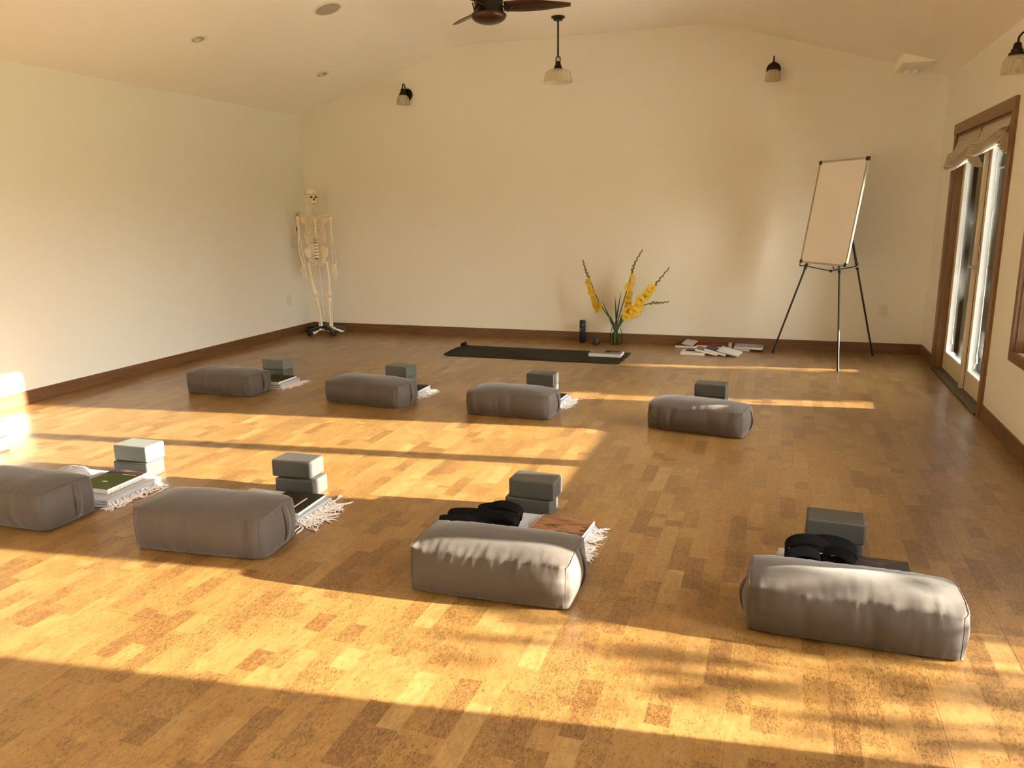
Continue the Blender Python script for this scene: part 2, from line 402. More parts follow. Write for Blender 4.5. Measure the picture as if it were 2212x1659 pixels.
# baseboards
BT = 0.016
struct(MB().box2((XL, YB - BT, 0), (XR, YB, BASE_H)).build('baseboard_back', M['base']))
struct(MB().box2((XL, YF, 0), (XL + BT, YB - BT, BASE_H)).build('baseboard_left', M['basey']))
bbr = struct_empty('baseboard_right', (XR, 0, 0))
CW = 0.09
for a, b in ((DOOR[1] + CW, YB - BT), (SIDE[1] + CW, DOOR[0] - CW), (YF, SIDE[0] - CW)):
    MB().box2((-BT, a, 0), (0, b, BASE_H)).build('baseboard_piece', M['basey'], bbr)

def casing(root, o, sill=False, px=0.02):
    CW = 0.055 if sill else 0.09
    """flat wood casing round an opening in the right wall (root at x = XR)"""
    y0, y1, z0, z1 = o
    for a, b in ((y0 - CW, y0), (y1, y1 + CW)):
        MB().box2((-px, a, (z0 + (0.008 if sill else 0))), (0, b, z1)).build('casing', M['casz'], root)
    MB().box2((-px - 0.004, y0 - CW, z1), (0, y1 + CW, z1 + CW)).build('casing', M['casy'], root)
    if sill: MB().box2((-px, y0 - CW, z0 - 0.055), (0, y1 + CW, z0 + 0.008)).build('casing', M['casy'], root)
    # jamb lining
    for a, b in ((y0, y0 + 0.012), (y1 - 0.012, y1)): MB().box2((0, a, z0), (WT, b, z1)).build('jamb', M['casz'], root)
    MB().box2((0, y0, z1 - 0.012), (WT, y1, z1)).build('jamb', M['casy'], root)
    for a, b in ((y0 + 0.012, y0 + 0.016), (y1 - 0.016, y1 - 0.012)): MB().box2((0.112, a, z0 + 0.02), (WT, b, z1 - 0.012)).build('outer_jamb', M['white'], root)
def glazed_leaf(root, y0, y1, z0, z1, st, bot, top, xc, name='door_leaf', th=0.042):
    m = MB()
    m.box2((xc - th / 2, y0, z0), (xc + th / 2, y0 + st, z1)).box2((xc - th / 2, y1 - st, z0), (xc + th / 2, y1, z1))
    m.box2((xc - th / 2, y0 + st, z0), (xc + th / 2, y1 - st, z0 + bot)).box2((xc - th / 2, y0 + st, z1 - top), (xc + th / 2, y1 - st, z1))
    leaf = m.build(name, M['doorp'], root)
    a, b, c, d = y0 + st, y1 - st, z0 + bot, z1 - top; g = 0.014
    gm = MB()
    for q in ((a, a + g, c, d), (b - g, b, c, d), (a, b, c, c + g), (a, b, d - g, d)): gm.box2((xc - th / 2 - 0.004, q[0], q[2]), (xc + th / 2 + 0.004, q[1], q[3]))
    gm.build('glazing_bead', M['white'], leaf)
    MB().box2((xc - 0.003, a, c), (xc + 0.003, b, d)).build('pane', M['glass'], leaf)
    return leaf
# the French door by the back wall
door = struct_empty('door_1', (XR, 0, 0)); casing(door, DOOR)
MB().box2((-0.03, DOOR[0] + 0.012, 0), (WT, DOOR[1] - 0.012, 0.018)).build('threshold', M['thresh'], door)
ym = (DOOR[0] + DOOR[1]) / 2 - 0.02
XD = 0.085
lf = glazed_leaf(door, ym + 0.004, DOOR[1] - 0.014, 0.02, 2.10, 0.10, 0.155, 0.12, XD)
rf = glazed_leaf(door, DOOR[0] + 0.014, ym - 0.004, 0.02, 2.10, 0.10, 0.155, 0.12, XD)
MB().box2((XD - 0.050, ym - 0.012, 0.02), (XD - 0.021, ym + 0.030, 2.09)).build('astragal', M['doorp'], lf)
MB().box2((XD - 0.0225, ym - 0.030, 0.03), (XD - 0.0205, ym - 0.014, 2.09)).build('weather_strip', M['blackp'], rf)
hy = ym - 0.062
h = MB(); h.box((XD - 0.026, hy, 1.02), (0.008, 0.045, 0.10), bev=0.003)
h.tube([(XD - 0.028, hy, 1.02), (XD - 0.075, hy, 1.02)], 0.010, 10); h.tube([(XD - 0.070, hy - 0.005, 1.02), (XD - 0.074, hy + 0.05, 1.022), (XD - 0.070, hy + 0.105, 1.018)], [0.010, 0.009, 0.007], 10)
h.build('lever_handle', M['nickel'], rf, smooth=True)
h = MB(); h.lathe([(0, 0), (0.028, 0), (0.028, 0.008), (0.018, 0.014), (0, 0.014)], 20, (XD - 0.022, hy, 1.165), RY(-math.pi / 2)); h.box((XD - 0.045, hy, 1.165), (0.022, 0.010, 0.034), bev=0.003)
h.build('deadbolt', M['nickel'], rf, smooth=True)
# the window beside it, mostly outside the frame
def window(name, o, mull=True):
    w = struct_empty(name, (XR, 0, 0)); casing(w, o, sill=True); y0, y1, z0, z1 = o; ym_ = (y0 + y1) / 2
    xs = 0.09
    for a, b in ((y0 + 0.012, ym_), (ym_, y1 - 0.012)):
        glazed_leaf(w, a, b, z0, z1 - 0.012, 0.045, 0.05, 0.05, xs, 'sash', 0.04)
    return w
window('window_1', WIN)
window('window_fill_2', REAR_FILL)
window('window_fill_3', REAR_FILL2)
side = struct_empty('door_2', (XR, 0, 0)); casing(side, SIDE)
MB().box2((-0.03, SIDE[0] + 0.012, 0), (WT, SIDE[1] - 0.012, 0.018)).build('threshold', M['thresh'], side)
glazed_leaf(side, SIDE[0] + 0.014, SIDE[1] - 0.014, 0.02, 2.10, 0.095, 0.10, 0.10, XD)

# ------------------------------------------------------------------ outside
struct(MB().box2((XR + WT, -40, -0.35), (60, 60, -0.20)).build('ground', M['lawn']))
struct(MB().box2((XR + WT, -5.0, -0.20), (XR + 4.6, 11.2, -0.06)).build('patio', M['patio']))
def leaf_cloud(rng, c, r, n, size, drop=0.0):
    m = MB(); c = Vector(c)
    for _ in range(n):
        while True:
            p = Vector((rng.uniform(-1, 1), rng.uniform(-1, 1), rng.uniform(-1, 1)))
            if 0.15 < p.length <= 1: break
        p = Vector((p.x * r[0], p.y * r[1], p.z * r[2])) + c
        a = Vector((rng.gauss(0, 1), rng.gauss(0, 1), rng.gauss(0, 0.5))).normalized(); b = a.orthogonal().normalized()
        b = (Matrix.Rotation(rng.uniform(0, 6.28), 3, a) @ b); s = size * rng.uniform(0.6, 1.3)
        m.add([p - a * s, p - b * s * 0.32 + a * s * -0.1, p + a * s, p + b * s * 0.32 + a * s * -0.1], [(0, 1, 2, 3)])
    return m
def tree(name, label, base, crown_c, crown_r, n, size, seed, mat_, trunk_r=0.09, group=None, cat='tree'):
    rng = random.Random(seed); t = thing(name, label, cat, base, group=group)
    cc = Vector(crown_c)
    leaf_cloud(rng, cc, crown_r, n, size).build('foliage', mat_, t)['kind'] = 'stuff'
    top = cc + Vector((0, 0, crown_r[2] * 0.5)); m = MB(); m.tube([(0, 0, -0.05), (cc.x * 0.3, cc.y * 0.3, cc.z * 0.5), tuple(top)], [trunk_r, trunk_r * 0.8, trunk_r * 0.25], 8)
    for k in range(7):
        a = rng.uniform(0, 6.28); st = Vector((0, 0, 0)).lerp(top, rng.uniform(0.45, 0.9))
        e = cc + Vector((math.cos(a) * crown_r[0] * 0.8, math.sin(a) * crown_r[1] * 0.8, rng.uniform(-0.4, 0.6) * crown_r[2])); m.tube([st, (st + e) / 2 + Vector((0, 0, 0.1)), e], [trunk_r * 0.4, trunk_r * 0.25, trunk_r * 0.08], 6)
    m.build('trunk', M['bark'], t, smooth=True); return t
# trees seen through the French door
BG = 'trees beyond the French door'
tree('garden_tree', 'dark leafy tree seen through the left pane of the French door', (2.55, 13.4, -0.2), (0, 0, 2.3), (0.8, 1.3, 1.9), 3600, 0.10, 11, M['foliage'], 0.13, BG)
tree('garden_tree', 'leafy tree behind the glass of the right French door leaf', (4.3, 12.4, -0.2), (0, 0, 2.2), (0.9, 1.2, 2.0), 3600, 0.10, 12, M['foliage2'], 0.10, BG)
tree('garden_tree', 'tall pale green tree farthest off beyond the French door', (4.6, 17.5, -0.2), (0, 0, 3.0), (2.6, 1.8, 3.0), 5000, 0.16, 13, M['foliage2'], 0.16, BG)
rng_h = random.Random(3)
hg = thing('sky_block_hedge', 'long added hedge out of view, blocking the low sky', 'hedge', (15.0, 5.0, -0.2))  # added out of view to hold back the bright sky near the horizon
m = MB()
for k in range(9000):
    p = Vector((rng_h.uniform(-0.6, 0.6), rng_h.uniform(-22, 30), 0.1 + 2.7 * rng_h.random() ** 0.8)); a = Vector((rng_h.gauss(0, 1), rng_h.gauss(0, 1), rng_h.gauss(0, 1))).normalized(); b = a.orthogonal().normalized(); s_ = 0.20
    m.add([p - a * s_, p - b * s_ * 0.5, p + a * s_, p + b * s_ * 0.5], [(0, 1, 2, 3)])
m.build('foliage', M['foliage'], hg)['kind'] = 'stuff'
MB().box2((-0.25, -22, 0), (0.25, 30, 2.4)).build('sky_block_core', M['foliage'], hg)
# the first two trees shade the French door from the low sun
tree('shade_tree', 'dense garden tree shading the French door', (6.4, 7.86, -0.2), (0, 0, 2.2), (0.9, 0.62, 2.3), 12000, 0.085, 21, M['foliage'], 0.12)
tree('shade_tree', 'taller garden tree with high crown by the French door', (8.4, 8.3, -0.2), (0, 0, 4.1), (0.9, 1.15, 1.65), 9000, 0.10, 22, M['foliage'], 0.12)
tree('shade_tree', 'added evergreen out of view, blocking sky light to the French door', (4.25, 6.50, -0.2), (0, 0, 3.15), (0.7, 0.56, 1.65), 9000, 0.08, 24, M['foliage'], 0.08)  # added unseen tree, crown placed to cut sky light through the door
tree('branch_tree', 'sparse leafy shrub outside the side door', (5.2, 3.25, -0.2), (0, 0.0, 1.10), (0.8, 0.80, 0.70), 720, 0.075, 23, M['foliage'], 0.05, cat='shrub')

# ------------------------------------------------------------------ bolsters
def bolster(label, c, rz, L=0.655, D=0.312, H=0.164, seed=1, tilt=0.0):
    t = thing('bolster', label, 'bolster', (c[0], c[1], 0), (0, tilt, rz), group='taupe bolsters set out in two rows')
    a, b, cz = L / 2, D / 2, H / 2; nx, ny, nz = 66, 26, 20; rng = random.Random(seed)
    bx, by, bz = 0.026, 0.020, 0.034
    puck = [(rng.uniform(-0.85, 0.85), rng.uniform(0.003, 0.008), rng.uniform(0.012, 0.03), rng.choice((-1, 1)), rng.uniform(-0.5, 0.5)) for _ in range(7)]
    off = rng.uniform(0, 100); idx = {}; V = []; Fs = []
    dents = [(rng.choice((-1, 1)), rng.choice((-1, 1)), rng.uniform(0.004, 0.014)) for _ in range(4)]
    def pt(i, j, k):
        key = (i, j, k)
        if key in idx: return idx[key]
        u, v, w = 2 * i / nx - 1, 2 * j / ny - 1, 2 * k / nz - 1
        x = a * u + bx * u * (1 - v * v) * (1 - w * w)
        y = b * v + by * v * (1 - u ** 6) * (1 - w * w) + 0.008 * v * (1 - w * w)
        z = cz * w + bz * w * (1 - abs(u) ** 4.5) * (1 - abs(v) ** 2.6) + 0.006 * w * (1 - v * v)
        if w < 0: z = max(z, -cz - 0.010)
        # rounded corners pulled in a little
        e = (abs(u) ** 14) * (abs(v) ** 14)
        x -= 0.012 * u * e; y -= 0.012 * v * e
        du = (1 - abs(u)) * a; dw = (1 - abs(w)) * cz; dv = (1 - abs(v)) * b
        n1 = noise.noise(Vector((x * 7 + off, y * 7, z * 7)))
        if j in (0, ny):
            s = 1 if j == ny else -1; d = 0.0
            for pu, dep, wd, sd_, tl in puck:
                if sd_ == s: d -= dep * math.exp(-((u - pu - tl * 0.06 * w) * a / wd) ** 2) * (0.35 + 0.65 * (1 - w * w))
            fr = noise.noise(Vector((x * 55 + off, 3.1, w * 1.2)))
            d += 0.0050 * fr * math.exp(-dw / 0.040) + 0.0045 * noise.noise(Vector((u * 2 + off, 8.0, z * 60))) * math.exp(-du / 0.05)
            y += s * d
        if k == nz:
            z += 0.0045 * noise.noise(Vector((x * 50 + off, 9.0, v * 1.5))) * math.exp(-dv / 0.06) + 0.004 * n1
        if i in (0, nx):
            s = 1 if i == nx else -1; x += s * (0.0035 * noise.noise(Vector((y * 45, off, w * 2))) * math.exp(-dw / 0.04) + 0.003 * n1)
        for su, sv, dp in dents:
            if su * u > 0 and sv * v > 0 and w > 0: z -= dp * (abs(u) ** 10) * (abs(v) ** 6) * w
        z += cz + 0.010
        z = max(z, 0.0008)
        idx[key] = len(V); V.append((x, y, z)); return idx[key]
    for i in range(nx):
        for j in range(ny):
            for k in (0, nz): Fs.append((pt(i, j, k), pt(i + 1, j, k), pt(i + 1, j + 1, k), pt(i, j + 1, k)))
    for i in range(nx):
        for k in range(nz):
            for j in (0, ny): Fs.append((pt(i, j, k), pt(i + 1, j, k), pt(i + 1, j, k + 1), pt(i, j, k + 1)))
    for j in range(ny):
        for k in range(nz):
            for i in (0, nx): Fs.append((pt(i, j, k), pt(i, j + 1, k), pt(i, j + 1, k + 1), pt(i, j, k + 1)))
    for i_ in (0, nx):
        per = [(j, 0) for j in range(ny)] + [(ny, k) for k in range(nz)] + [(j, nz) for j in range(ny, 0, -1)] + [(0, k) for k in range(nz, -1, -1)]
        MB().tube([V[idx[i_, j, k]] for j, k in per], 0.0020, 5).build('end_seam', M['bold'], t, smooth='all')
    MB().add(V, Fs).build('cushion', M['bol'], t, smooth='all')
    for s in (-1, 1):      # the sewn-on grip across each end, standing off the cloth
        rows = []; n = 16
        for q in range(n + 1):
            w = -0.93 + 1.86 * q / n; z = cz * w + cz + 0.010
            base = a + bx * (1 - w * w); o = 0.004 + 0.008 * (1 - w * w)
            bow = 0.016 * (1 - w * w)
            rows.append([(s * (base + o * f_), s * (0.022 - bow + (0.034 + bow * 0.3) * g_), z) for f_, g_ in ((0.35, -0.02), (1.0, 0.0), (0.95, 0.5), (0.7, 1.0), (0.0, 1.06))])
        g = MB().grid(rows).build('grip', M['bold'], t, smooth='all')
        md = g.modifiers.new('thick', 'SOLIDIFY'); md.thickness = 0.002
    return t
bolster('taupe bolster fully in shadow in front row, cut off by left photo edge', (-3.640, 2.745), 0.02, H=0.185, seed=1)
bolster('taupe bolster in front row with fringed blanket and black magazine behind its right end', (-2.435, 2.770), 0.10, H=0.188, seed=2)
bolster('bolster in front row with bright sunlit strip on the front half of its top', (-1.025, 2.765), 0.04, H=0.180, seed=3)
bolster('bolster nearest the camera on the right, its whole top sunlit', (0.310, 2.838), 0.0, L=0.70, D=0.30, seed=4)
bolster('taupe bolster in back row nearest the left wall and skeleton', (-4.500, 5.450), -0.02, seed=5)
bolster('taupe bolster in back row, second from the left wall', (-3.110, 5.465), -0.10, L=0.70, seed=6)
bolster('taupe bolster in back row, third from the left wall, creased front', (-1.870, 5.440), -0.03, seed=7)
bolster('bolster in back row in front of the easel, a sunlit strip on its top', (-0.475, 5.385), -0.19, seed=8)

# ------------------------------------------------------------------ foam blocks
BW, BD, BH = 0.238, 0.150, 0.0965
def block(label, x, y, z, rz, mat_, d=(BW, BD, BH)):
    o = MB().box((0, 0, d[2] / 2), d, bev=0.009).build('yoga_block', mat_, loc=(x, y, z), rot=(0, 0, rz))
    return tag(o, label, 'yoga block', 'foam yoga blocks stacked in pairs')
def pair(where, x, y, rz, mat_lo, mat_hi, dx=0.0, dy=0.0, drz=0.0, lo=0.0, hi_d=(BW, BD, BH)):
    c = Matrix.Rotation(rz, 2) @ Vector((BW / 2, BD / 2))
    block('lower grey foam block ' + where, x + c.x, y + c.y, lo, rz, mat_lo)
    block('upper grey foam block ' + where, x + c.x + dx, y + c.y + dy, lo + BH, rz + drz, mat_hi, hi_d)
B, BL, BG_ = M['block'], M['blockl'], M['blockg']
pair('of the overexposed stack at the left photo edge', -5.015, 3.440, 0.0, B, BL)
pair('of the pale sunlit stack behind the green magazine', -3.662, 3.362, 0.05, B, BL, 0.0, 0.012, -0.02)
pair('of the staggered sunlit stack behind the second front bolster', -2.552, 3.385, 0.02, B, B, -0.030, 0.020, 0.0)
pair('of the stack behind the front bolster with the sunlit strip', -1.252, 3.485, 0.0, B, B, 0.022, 0.0, -0.03)
pair('of the stack behind the bolster nearest the camera', 0.166, 3.388, -0.04, B, B, 0.003, -0.008, 0.0)
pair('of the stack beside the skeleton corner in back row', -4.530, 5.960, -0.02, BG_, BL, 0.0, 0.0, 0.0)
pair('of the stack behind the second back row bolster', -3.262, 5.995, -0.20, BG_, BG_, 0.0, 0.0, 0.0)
pair('of the stack behind the third back row bolster', -1.945, 5.985, -0.03, B, B, 0.0, 0.0, 0.0)
pair('of the stack in front of the easel in back row', -0.575, 5.960, -0.08, B, B, 0.0, 0.0, 0.0)

# ------------------------------------------------------------------ folded blankets with fringe
def blanket(label, x1, y0, y1, seed, w=0.52, th=0.045, rz=0.0, fr=0.10, layers=3):
    """folded blanket whose fringed right end is at x1"""
    rng = random.Random(seed); t = thing('folded_blanket', label, 'blanket', (x1, (y0 + y1) / 2, 0), (0, 0, rz), group='folded grey blankets')
    d = y1 - y0
    m = MB(); n = 24
    for l in range(layers):
        z0 = th * l / layers + 0.001; hgt = th / layers * 0.94; sh = rng.uniform(-0.012, 0.006); rows = []
        prof = [(-d / 2, z0), (d / 2, z0), (d / 2 + hgt * 0.35, z0 + hgt / 2), (d / 2, z0 + hgt), (-d / 2, z0 + hgt), (-d / 2 - hgt * 0.35, z0 + hgt / 2), (-d / 2, z0)]
        for q in range(n + 1):
            x = sh - w * (1 - q / n); wob = 0.004 * noise.noise(Vector((x * 14, l * 5.0, seed)))
            rows.append([(x, yy + wob, zz + 0.003 * noise.noise(Vector((x * 9, yy * 9, seed + l))) * (0 if zz < 0.003 else 1)) for yy, zz in prof])
        m.grid(rows)
        m.add([rows[0][k] for k in range(6)], [tuple(range(6))]); m.add([rows[-1][k] for k in range(6)], [tuple(range(6))])
    m.build('folded_cloth', M['blanket'], t, smooth=True)
    f = MB(); ns = 95
    for q in range(ns):
        yy = -d / 2 + d * (q + rng.uniform(-0.3, 0.3)) / ns; L_ = fr * rng.uniform(0.55, 1.15); z = rng.choice((th * 0.25, th * 0.6, 0.006)); p = Vector((-0.004, yy, z)); pts = [p.copy()]
        a = rng.gauss(-0.15, 0.45); nn = 6
        for s in range(nn):
            a += rng.gauss(0, 0.55); st = L_ / nn; p = p + Vector((math.cos(a) * st, math.sin(a) * st, 0)); p.z = max(0.0035 + 0.004 * rng.random(), p.z - z * 0.6); pts.append(p.copy())
        f.tube(pts, [0.0034, 0.0032, 0.003, 0.0028, 0.003, 0.0034, 0.002], 4)
    f.build('fringe', M['fringe'], t)['kind'] = 'stuff'
    return t
blanket('grey folded blanket under the green magazine', -3.280, 2.945, 3.335, 31, w=0.56, fr=0.075, rz=0.03)
blanket('folded blanket with long white fringe behind the second front bolster', -2.175, 3.045, 3.355, 32, w=0.5, fr=0.145, layers=2, th=0.035)
blanket('folded blanket with short fringe tuft behind the half sunlit front bolster', -0.775, 2.985, 3.44, 33, w=0.62, fr=0.085, layers=2, th=0.04)
blanket('folded blanket behind the bolster nearest the camera', 0.560, 3.025, 3.36, 34, w=0.50, fr=0.02, layers=3, th=0.05)
blanket('fringed blanket edge at the left photo edge', -4.690, 2.960, 3.40, 35, w=0.4, fr=0.09)
blanket('folded blanket with fringe in back row beside the left wall', -4.125, 5.655, 5.945, 36, w=0.5, fr=0.125, layers=2, th=0.04)
blanket('fringed blanket behind the second back row bolster', -2.790, 5.70, 5.93, 37, w=0.5, fr=0.10, layers=2, th=0.04)
blanket('fringed blanket behind the third back row bolster', -1.560, 5.640, 5.970, 38, w=0.5, fr=0.10, layers=2, th=0.04)

# ------------------------------------------------------------------ books and magazines
def book(label, c, rz, w, d, th, cov, z=0.0, tilt=(0, 0), cat='book', name='book', back=None, group=None, hard=True, extra=None, sag=0.0):
    """closed book lying flat: w along local x, d along local y, spine at -x"""
    t = thing(name, label, cat, (c[0], c[1], z), (tilt[0], tilt[1], rz), group=group); ct = 0.0022 if hard else 0.0008; ov = 0.003 if hard else 0.0
    bk = back or cov; n = 10
    def slab(zb, zt, hw, hd):
        m = MB(); rows = []
        prof = [(-hd, zb), (hd, zb), (hd, zt), (-hd, zt), (-hd, zb)]
        for q in range(n + 1):
            x = -hw + 2 * hw * q / n; s = -sag * (q / n) ** 2 * 0 + 0.0
            rows.append([(x, yy, zz + s) for yy, zz in prof])
        m.grid(rows); m.add([rows[0][k] for k in range(4)], [(0, 1, 2, 3)]); m.add([rows[-1][k] for k in range(4)], [(0, 1, 2, 3)]); return m
    slab(ct, th - ct, w / 2 - ov, d / 2 - ov).build('page_block', M['page'], t)
    slab(0, ct, w / 2, d / 2).build('back_cover', bk, t)
    fc = slab(th - ct, th, w / 2, d / 2).build('front_cover', cov, t)
    MB().box2((-w / 2 - 0.002, -d / 2, 0), (-w / 2, d / 2, th)).build('spine', bk, t)
    if extra:
        for nm, (x0, y0, x1, y1), mm in extra: MB().box2((x0, y0, th), (x1, y1, th + 0.0006)).build(nm, mm, fc)
    return t
C_green = cover('green_photo_cover', (0.055, 0.075, 0.018), [(0.075, 0.095, 0.03), (0.10, 0.10, 0.04)], 5)
C_blackw = cover('black_cover', (0.015, 0.012, 0.011), [(0.04, 0.02, 0.018), (0.12, 0.10, 0.09)], 6, thr=0.55)
C_wood = cover('brown_photo_cover', (0.075, 0.035, 0.016), [(0.30, 0.15, 0.07), (0.03, 0.018, 0.012), (0.45, 0.27, 0.19)], 9, (0.4, 1.6, 1), 0.42)
C_dark = cover('dark_photo_cover', (0.03, 0.022, 0.022), [(0.08, 0.045, 0.035), (0.22, 0.15, 0.12)], 8, (0.6, 1, 1))
C_dgreen = cover('dark_green_cover', (0.018, 0.022, 0.006), [(0.045, 0.055, 0.012), (0.10, 0.12, 0.03)], 9)
C_grey = cover('grey_portrait_cover', (0.20, 0.185, 0.17), [(0.25, 0.23, 0.21), (0.18, 0.12, 0.08)], 5, thr=0.6)
C_red = cover('dark_red_cover', (0.075, 0.009, 0.009), [(0.10, 0.016, 0.014), (0.06, 0.01, 0.01)], 5)
C_red2 = cover('red_cover', (0.24, 0.014, 0.008), [(0.28, 0.025, 0.014), (0.16, 0.012, 0.006)], 5)
C_rust = cover('rust_cover', (0.19, 0.032, 0.012), [(0.26, 0.08, 0.04), (0.12, 0.02, 0.01)], 10, (0.5, 2, 1))
C_lil = cover('lilac_white_cover', (0.44, 0.42, 0.47), [(0.5, 0.48, 0.53), (0.36, 0.34, 0.39)], 18, (0.3, 3, 1))
C_white = cover('white_cover', (0.60, 0.56, 0.53), [(0.63, 0.60, 0.57), (0.5, 0.46, 0.43)], 6)
C_olive = cover('olive_landscape_cover', (0.13, 0.115, 0.07), [(0.22, 0.19, 0.13), (0.08, 0.065, 0.04)], 14, (0.6, 2, 1))
C_slate = cover('slate_cover', (0.040, 0.040, 0.052), [(0.043, 0.043, 0.055), (0.05, 0.05, 0.062)], 6, thr=0.6)
C_blue = cover('white_cover_blue_drawing', (0.58, 0.60, 0.58), [(0.60, 0.62, 0.60), (0.40, 0.50, 0.54)], 10, thr=0.52)
C_mag = cover('blue_magazine_cover', (0.15, 0.18, 0.34), [(0.45, 0.48, 0.58), (0.06, 0.075, 0.17), (0.5, 0.52, 0.57)], 11, (0.5, 1.6, 1), 0.42)
C_cream = plain('cream_print', (0.55, 0.44, 0.33), 0.5)
C_ink = plain('black_ink', (0.008, 0.007, 0.008), 0.8, spec=0.1)
C_skin = plain('brown_print', (0.09, 0.045, 0.025), 0.8, spec=0.1)
# magazines at the places on the floor
book('green magazine lying on the grey blanket, left front', (-3.475, 3.165), 0.03, 0.23, 0.295, 0.016, C_green, 0.0545, cat='magazine', name='magazine', hard=False, back=C_white,
     extra=[('cover_band', (-0.115, 0.085, 0.113, 0.1475), C_dark), ('cover_title', (0.0, 0.078, 0.095, 0.085), C_white), ('cover_figure', (-0.02, -0.05, 0.012, -0.034), C_white)])
book('white magazine under the green magazine', (-3.468, 3.160), 0.015, 0.235, 0.30, 0.006, C_white, 0.0482, cat='magazine', name='magazine', hard=False)
book('black magazine with white stripe on the long fringed blanket', (-2.320, 3.205), 0.05, 0.23, 0.27, 0.014, C_blackw, 0.0375, cat='magazine', name='magazine', hard=False, back=C_white,
     extra=[('cover_stripe', (0.045, -0.13, 0.055, 0.06), C_white)])
book('brown photo magazine behind the half sunlit front bolster', (-0.905, 3.285), -0.06, 0.255, 0.25, 0.014, C_wood, 0.0425, cat='magazine', name='magazine', hard=False, back=C_white)
book('dark photo magazine behind the bolster nearest the camera', (0.430, 3.215), -0.04, 0.27, 0.26, 0.010, C_dark, 0.0525, cat='magazine', name='magazine', hard=False, back=C_white)
book('dark green magazine on the blanket beside the left wall in back row', (-4.270, 5.790), 0.02, 0.26, 0.285, 0.016, C_dgreen, 0.0425, cat='magazine', name='magazine', hard=False, back=C_white)
book('magazine edge showing behind the second back row bolster', (-2.905, 5.815), 0.0, 0.22, 0.22, 0.012, C_blackw, 0.0425, cat='magazine', name='magazine', hard=False, back=C_white)
book('dark magazine with white page edge behind the third back row bolster', (-1.690, 5.790), -0.05, 0.22, 0.28, 0.014, C_blackw, 0.0425, cat='magazine', name='magazine', hard=False, back=C_white)
# crumpled white blanket end seen above the first bolster
def hump(label, c, r, mat_, seed, name='folded_towel', cat='towel'):
    m = MB(); rows = []
    for i in range(13):
        th = (math.pi / 2) * i / 12; row = []
        for k in range(29):
            a = 2 * math.pi * k / 28; n_ = 1 + 0.16 * noise.noise(Vector((math.cos(a) * 2, math.sin(a) * 2, seed + i * 0.15)))
            row.append((r[0] * math.cos(th) * math.cos(a) * n_, r[1] * math.cos(th) * math.sin(a) * n_, max(0.001, r[2] * math.sin(th) * n_)))
        row[-1] = row[0]; rows.append(row)
    o = m.grid(rows).build(name, mat_, smooth='all', loc=c); return tag(o, label, cat)
hump('rolled pale towel end showing above the leftmost front bolster', (-3.800, 3.205, 0.0475), (0.115, 0.07, 0.055), M['blanket'], 4.0)

FG = 'books spread on the floor by the easel'
book('dark red hardcover at the left of the floor books', (-0.945, 8.725), 0.02, 0.24, 0.17, 0.030, C_red, 0.0, group=FG)
book('red book behind the lilac leaflet among the floor books', (-0.765, 8.735), -0.05, 0.135, 0.17, 0.040, C_red2, 0.0, group=FG)
book('rust red book behind the slate book among the floor books', (-0.585, 8.715), -0.05, 0.20, 0.19, 0.034, C_rust, 0.0, group=FG)
book('lilac white leaflet propped on the dark red hardcover', (-0.905, 8.690), -0.25, 0.125, 0.17, 0.006, C_lil, 0.056, tilt=(0.16, 0.10), name='leaflet', cat='leaflet', hard=False, group=FG)
book('white paperback with black photo, leftmost of the front floor books', (-0.825, 8.330), -0.02, 0.25, 0.19, 0.026, C_white, 0.0, hard=False, group=FG,
     extra=[('cover_photo', (-0.085, 0.0, 0.115, 0.085), C_ink), ('cover_shape', (0.0, 0.0, 0.05, 0.03), C_white)])
book('olive landscape paperback leaning on the white paperback', (-0.683, 8.345), -0.05, 0.235, 0.20, 0.020, C_olive, 0.0232, tilt=(0, 0.19), hard=False, group=FG, back=C_white)
book('slate grey paperback in the middle of the front floor books', (-0.590, 8.350), -0.10, 0.225, 0.215, 0.024, C_slate, 0.0262, tilt=(0, 0.215), hard=False, group=FG, back=C_white)
book('white paperback with pale blue drawing, rightmost of the front floor books', (-0.455, 8.370), -0.16, 0.215, 0.25, 0.016, C_blue, 0.0245, tilt=(0, 0.215), hard=False, group=FG, back=C_white)
book('white book under the blue magazine by the easel', (-0.345, 8.705), -0.02, 0.17, 0.20, 0.026, C_white, 0.0, group=FG)
book('blue and white magazine on top of the right hand floor books', (-0.275, 8.690), -0.03, 0.29, 0.215, 0.022, C_mag, 0.0275, tilt=(0, 0.02), cat='magazine', name='magazine', hard=False, group=FG, back=C_white)
book('cream paper booklet on end beside the blue magazine', (-0.474, 8.745), 0.0, 0.030, 0.12, 0.060, C_cream, 0.0, name='booklet', cat='booklet', hard=False, group=FG)

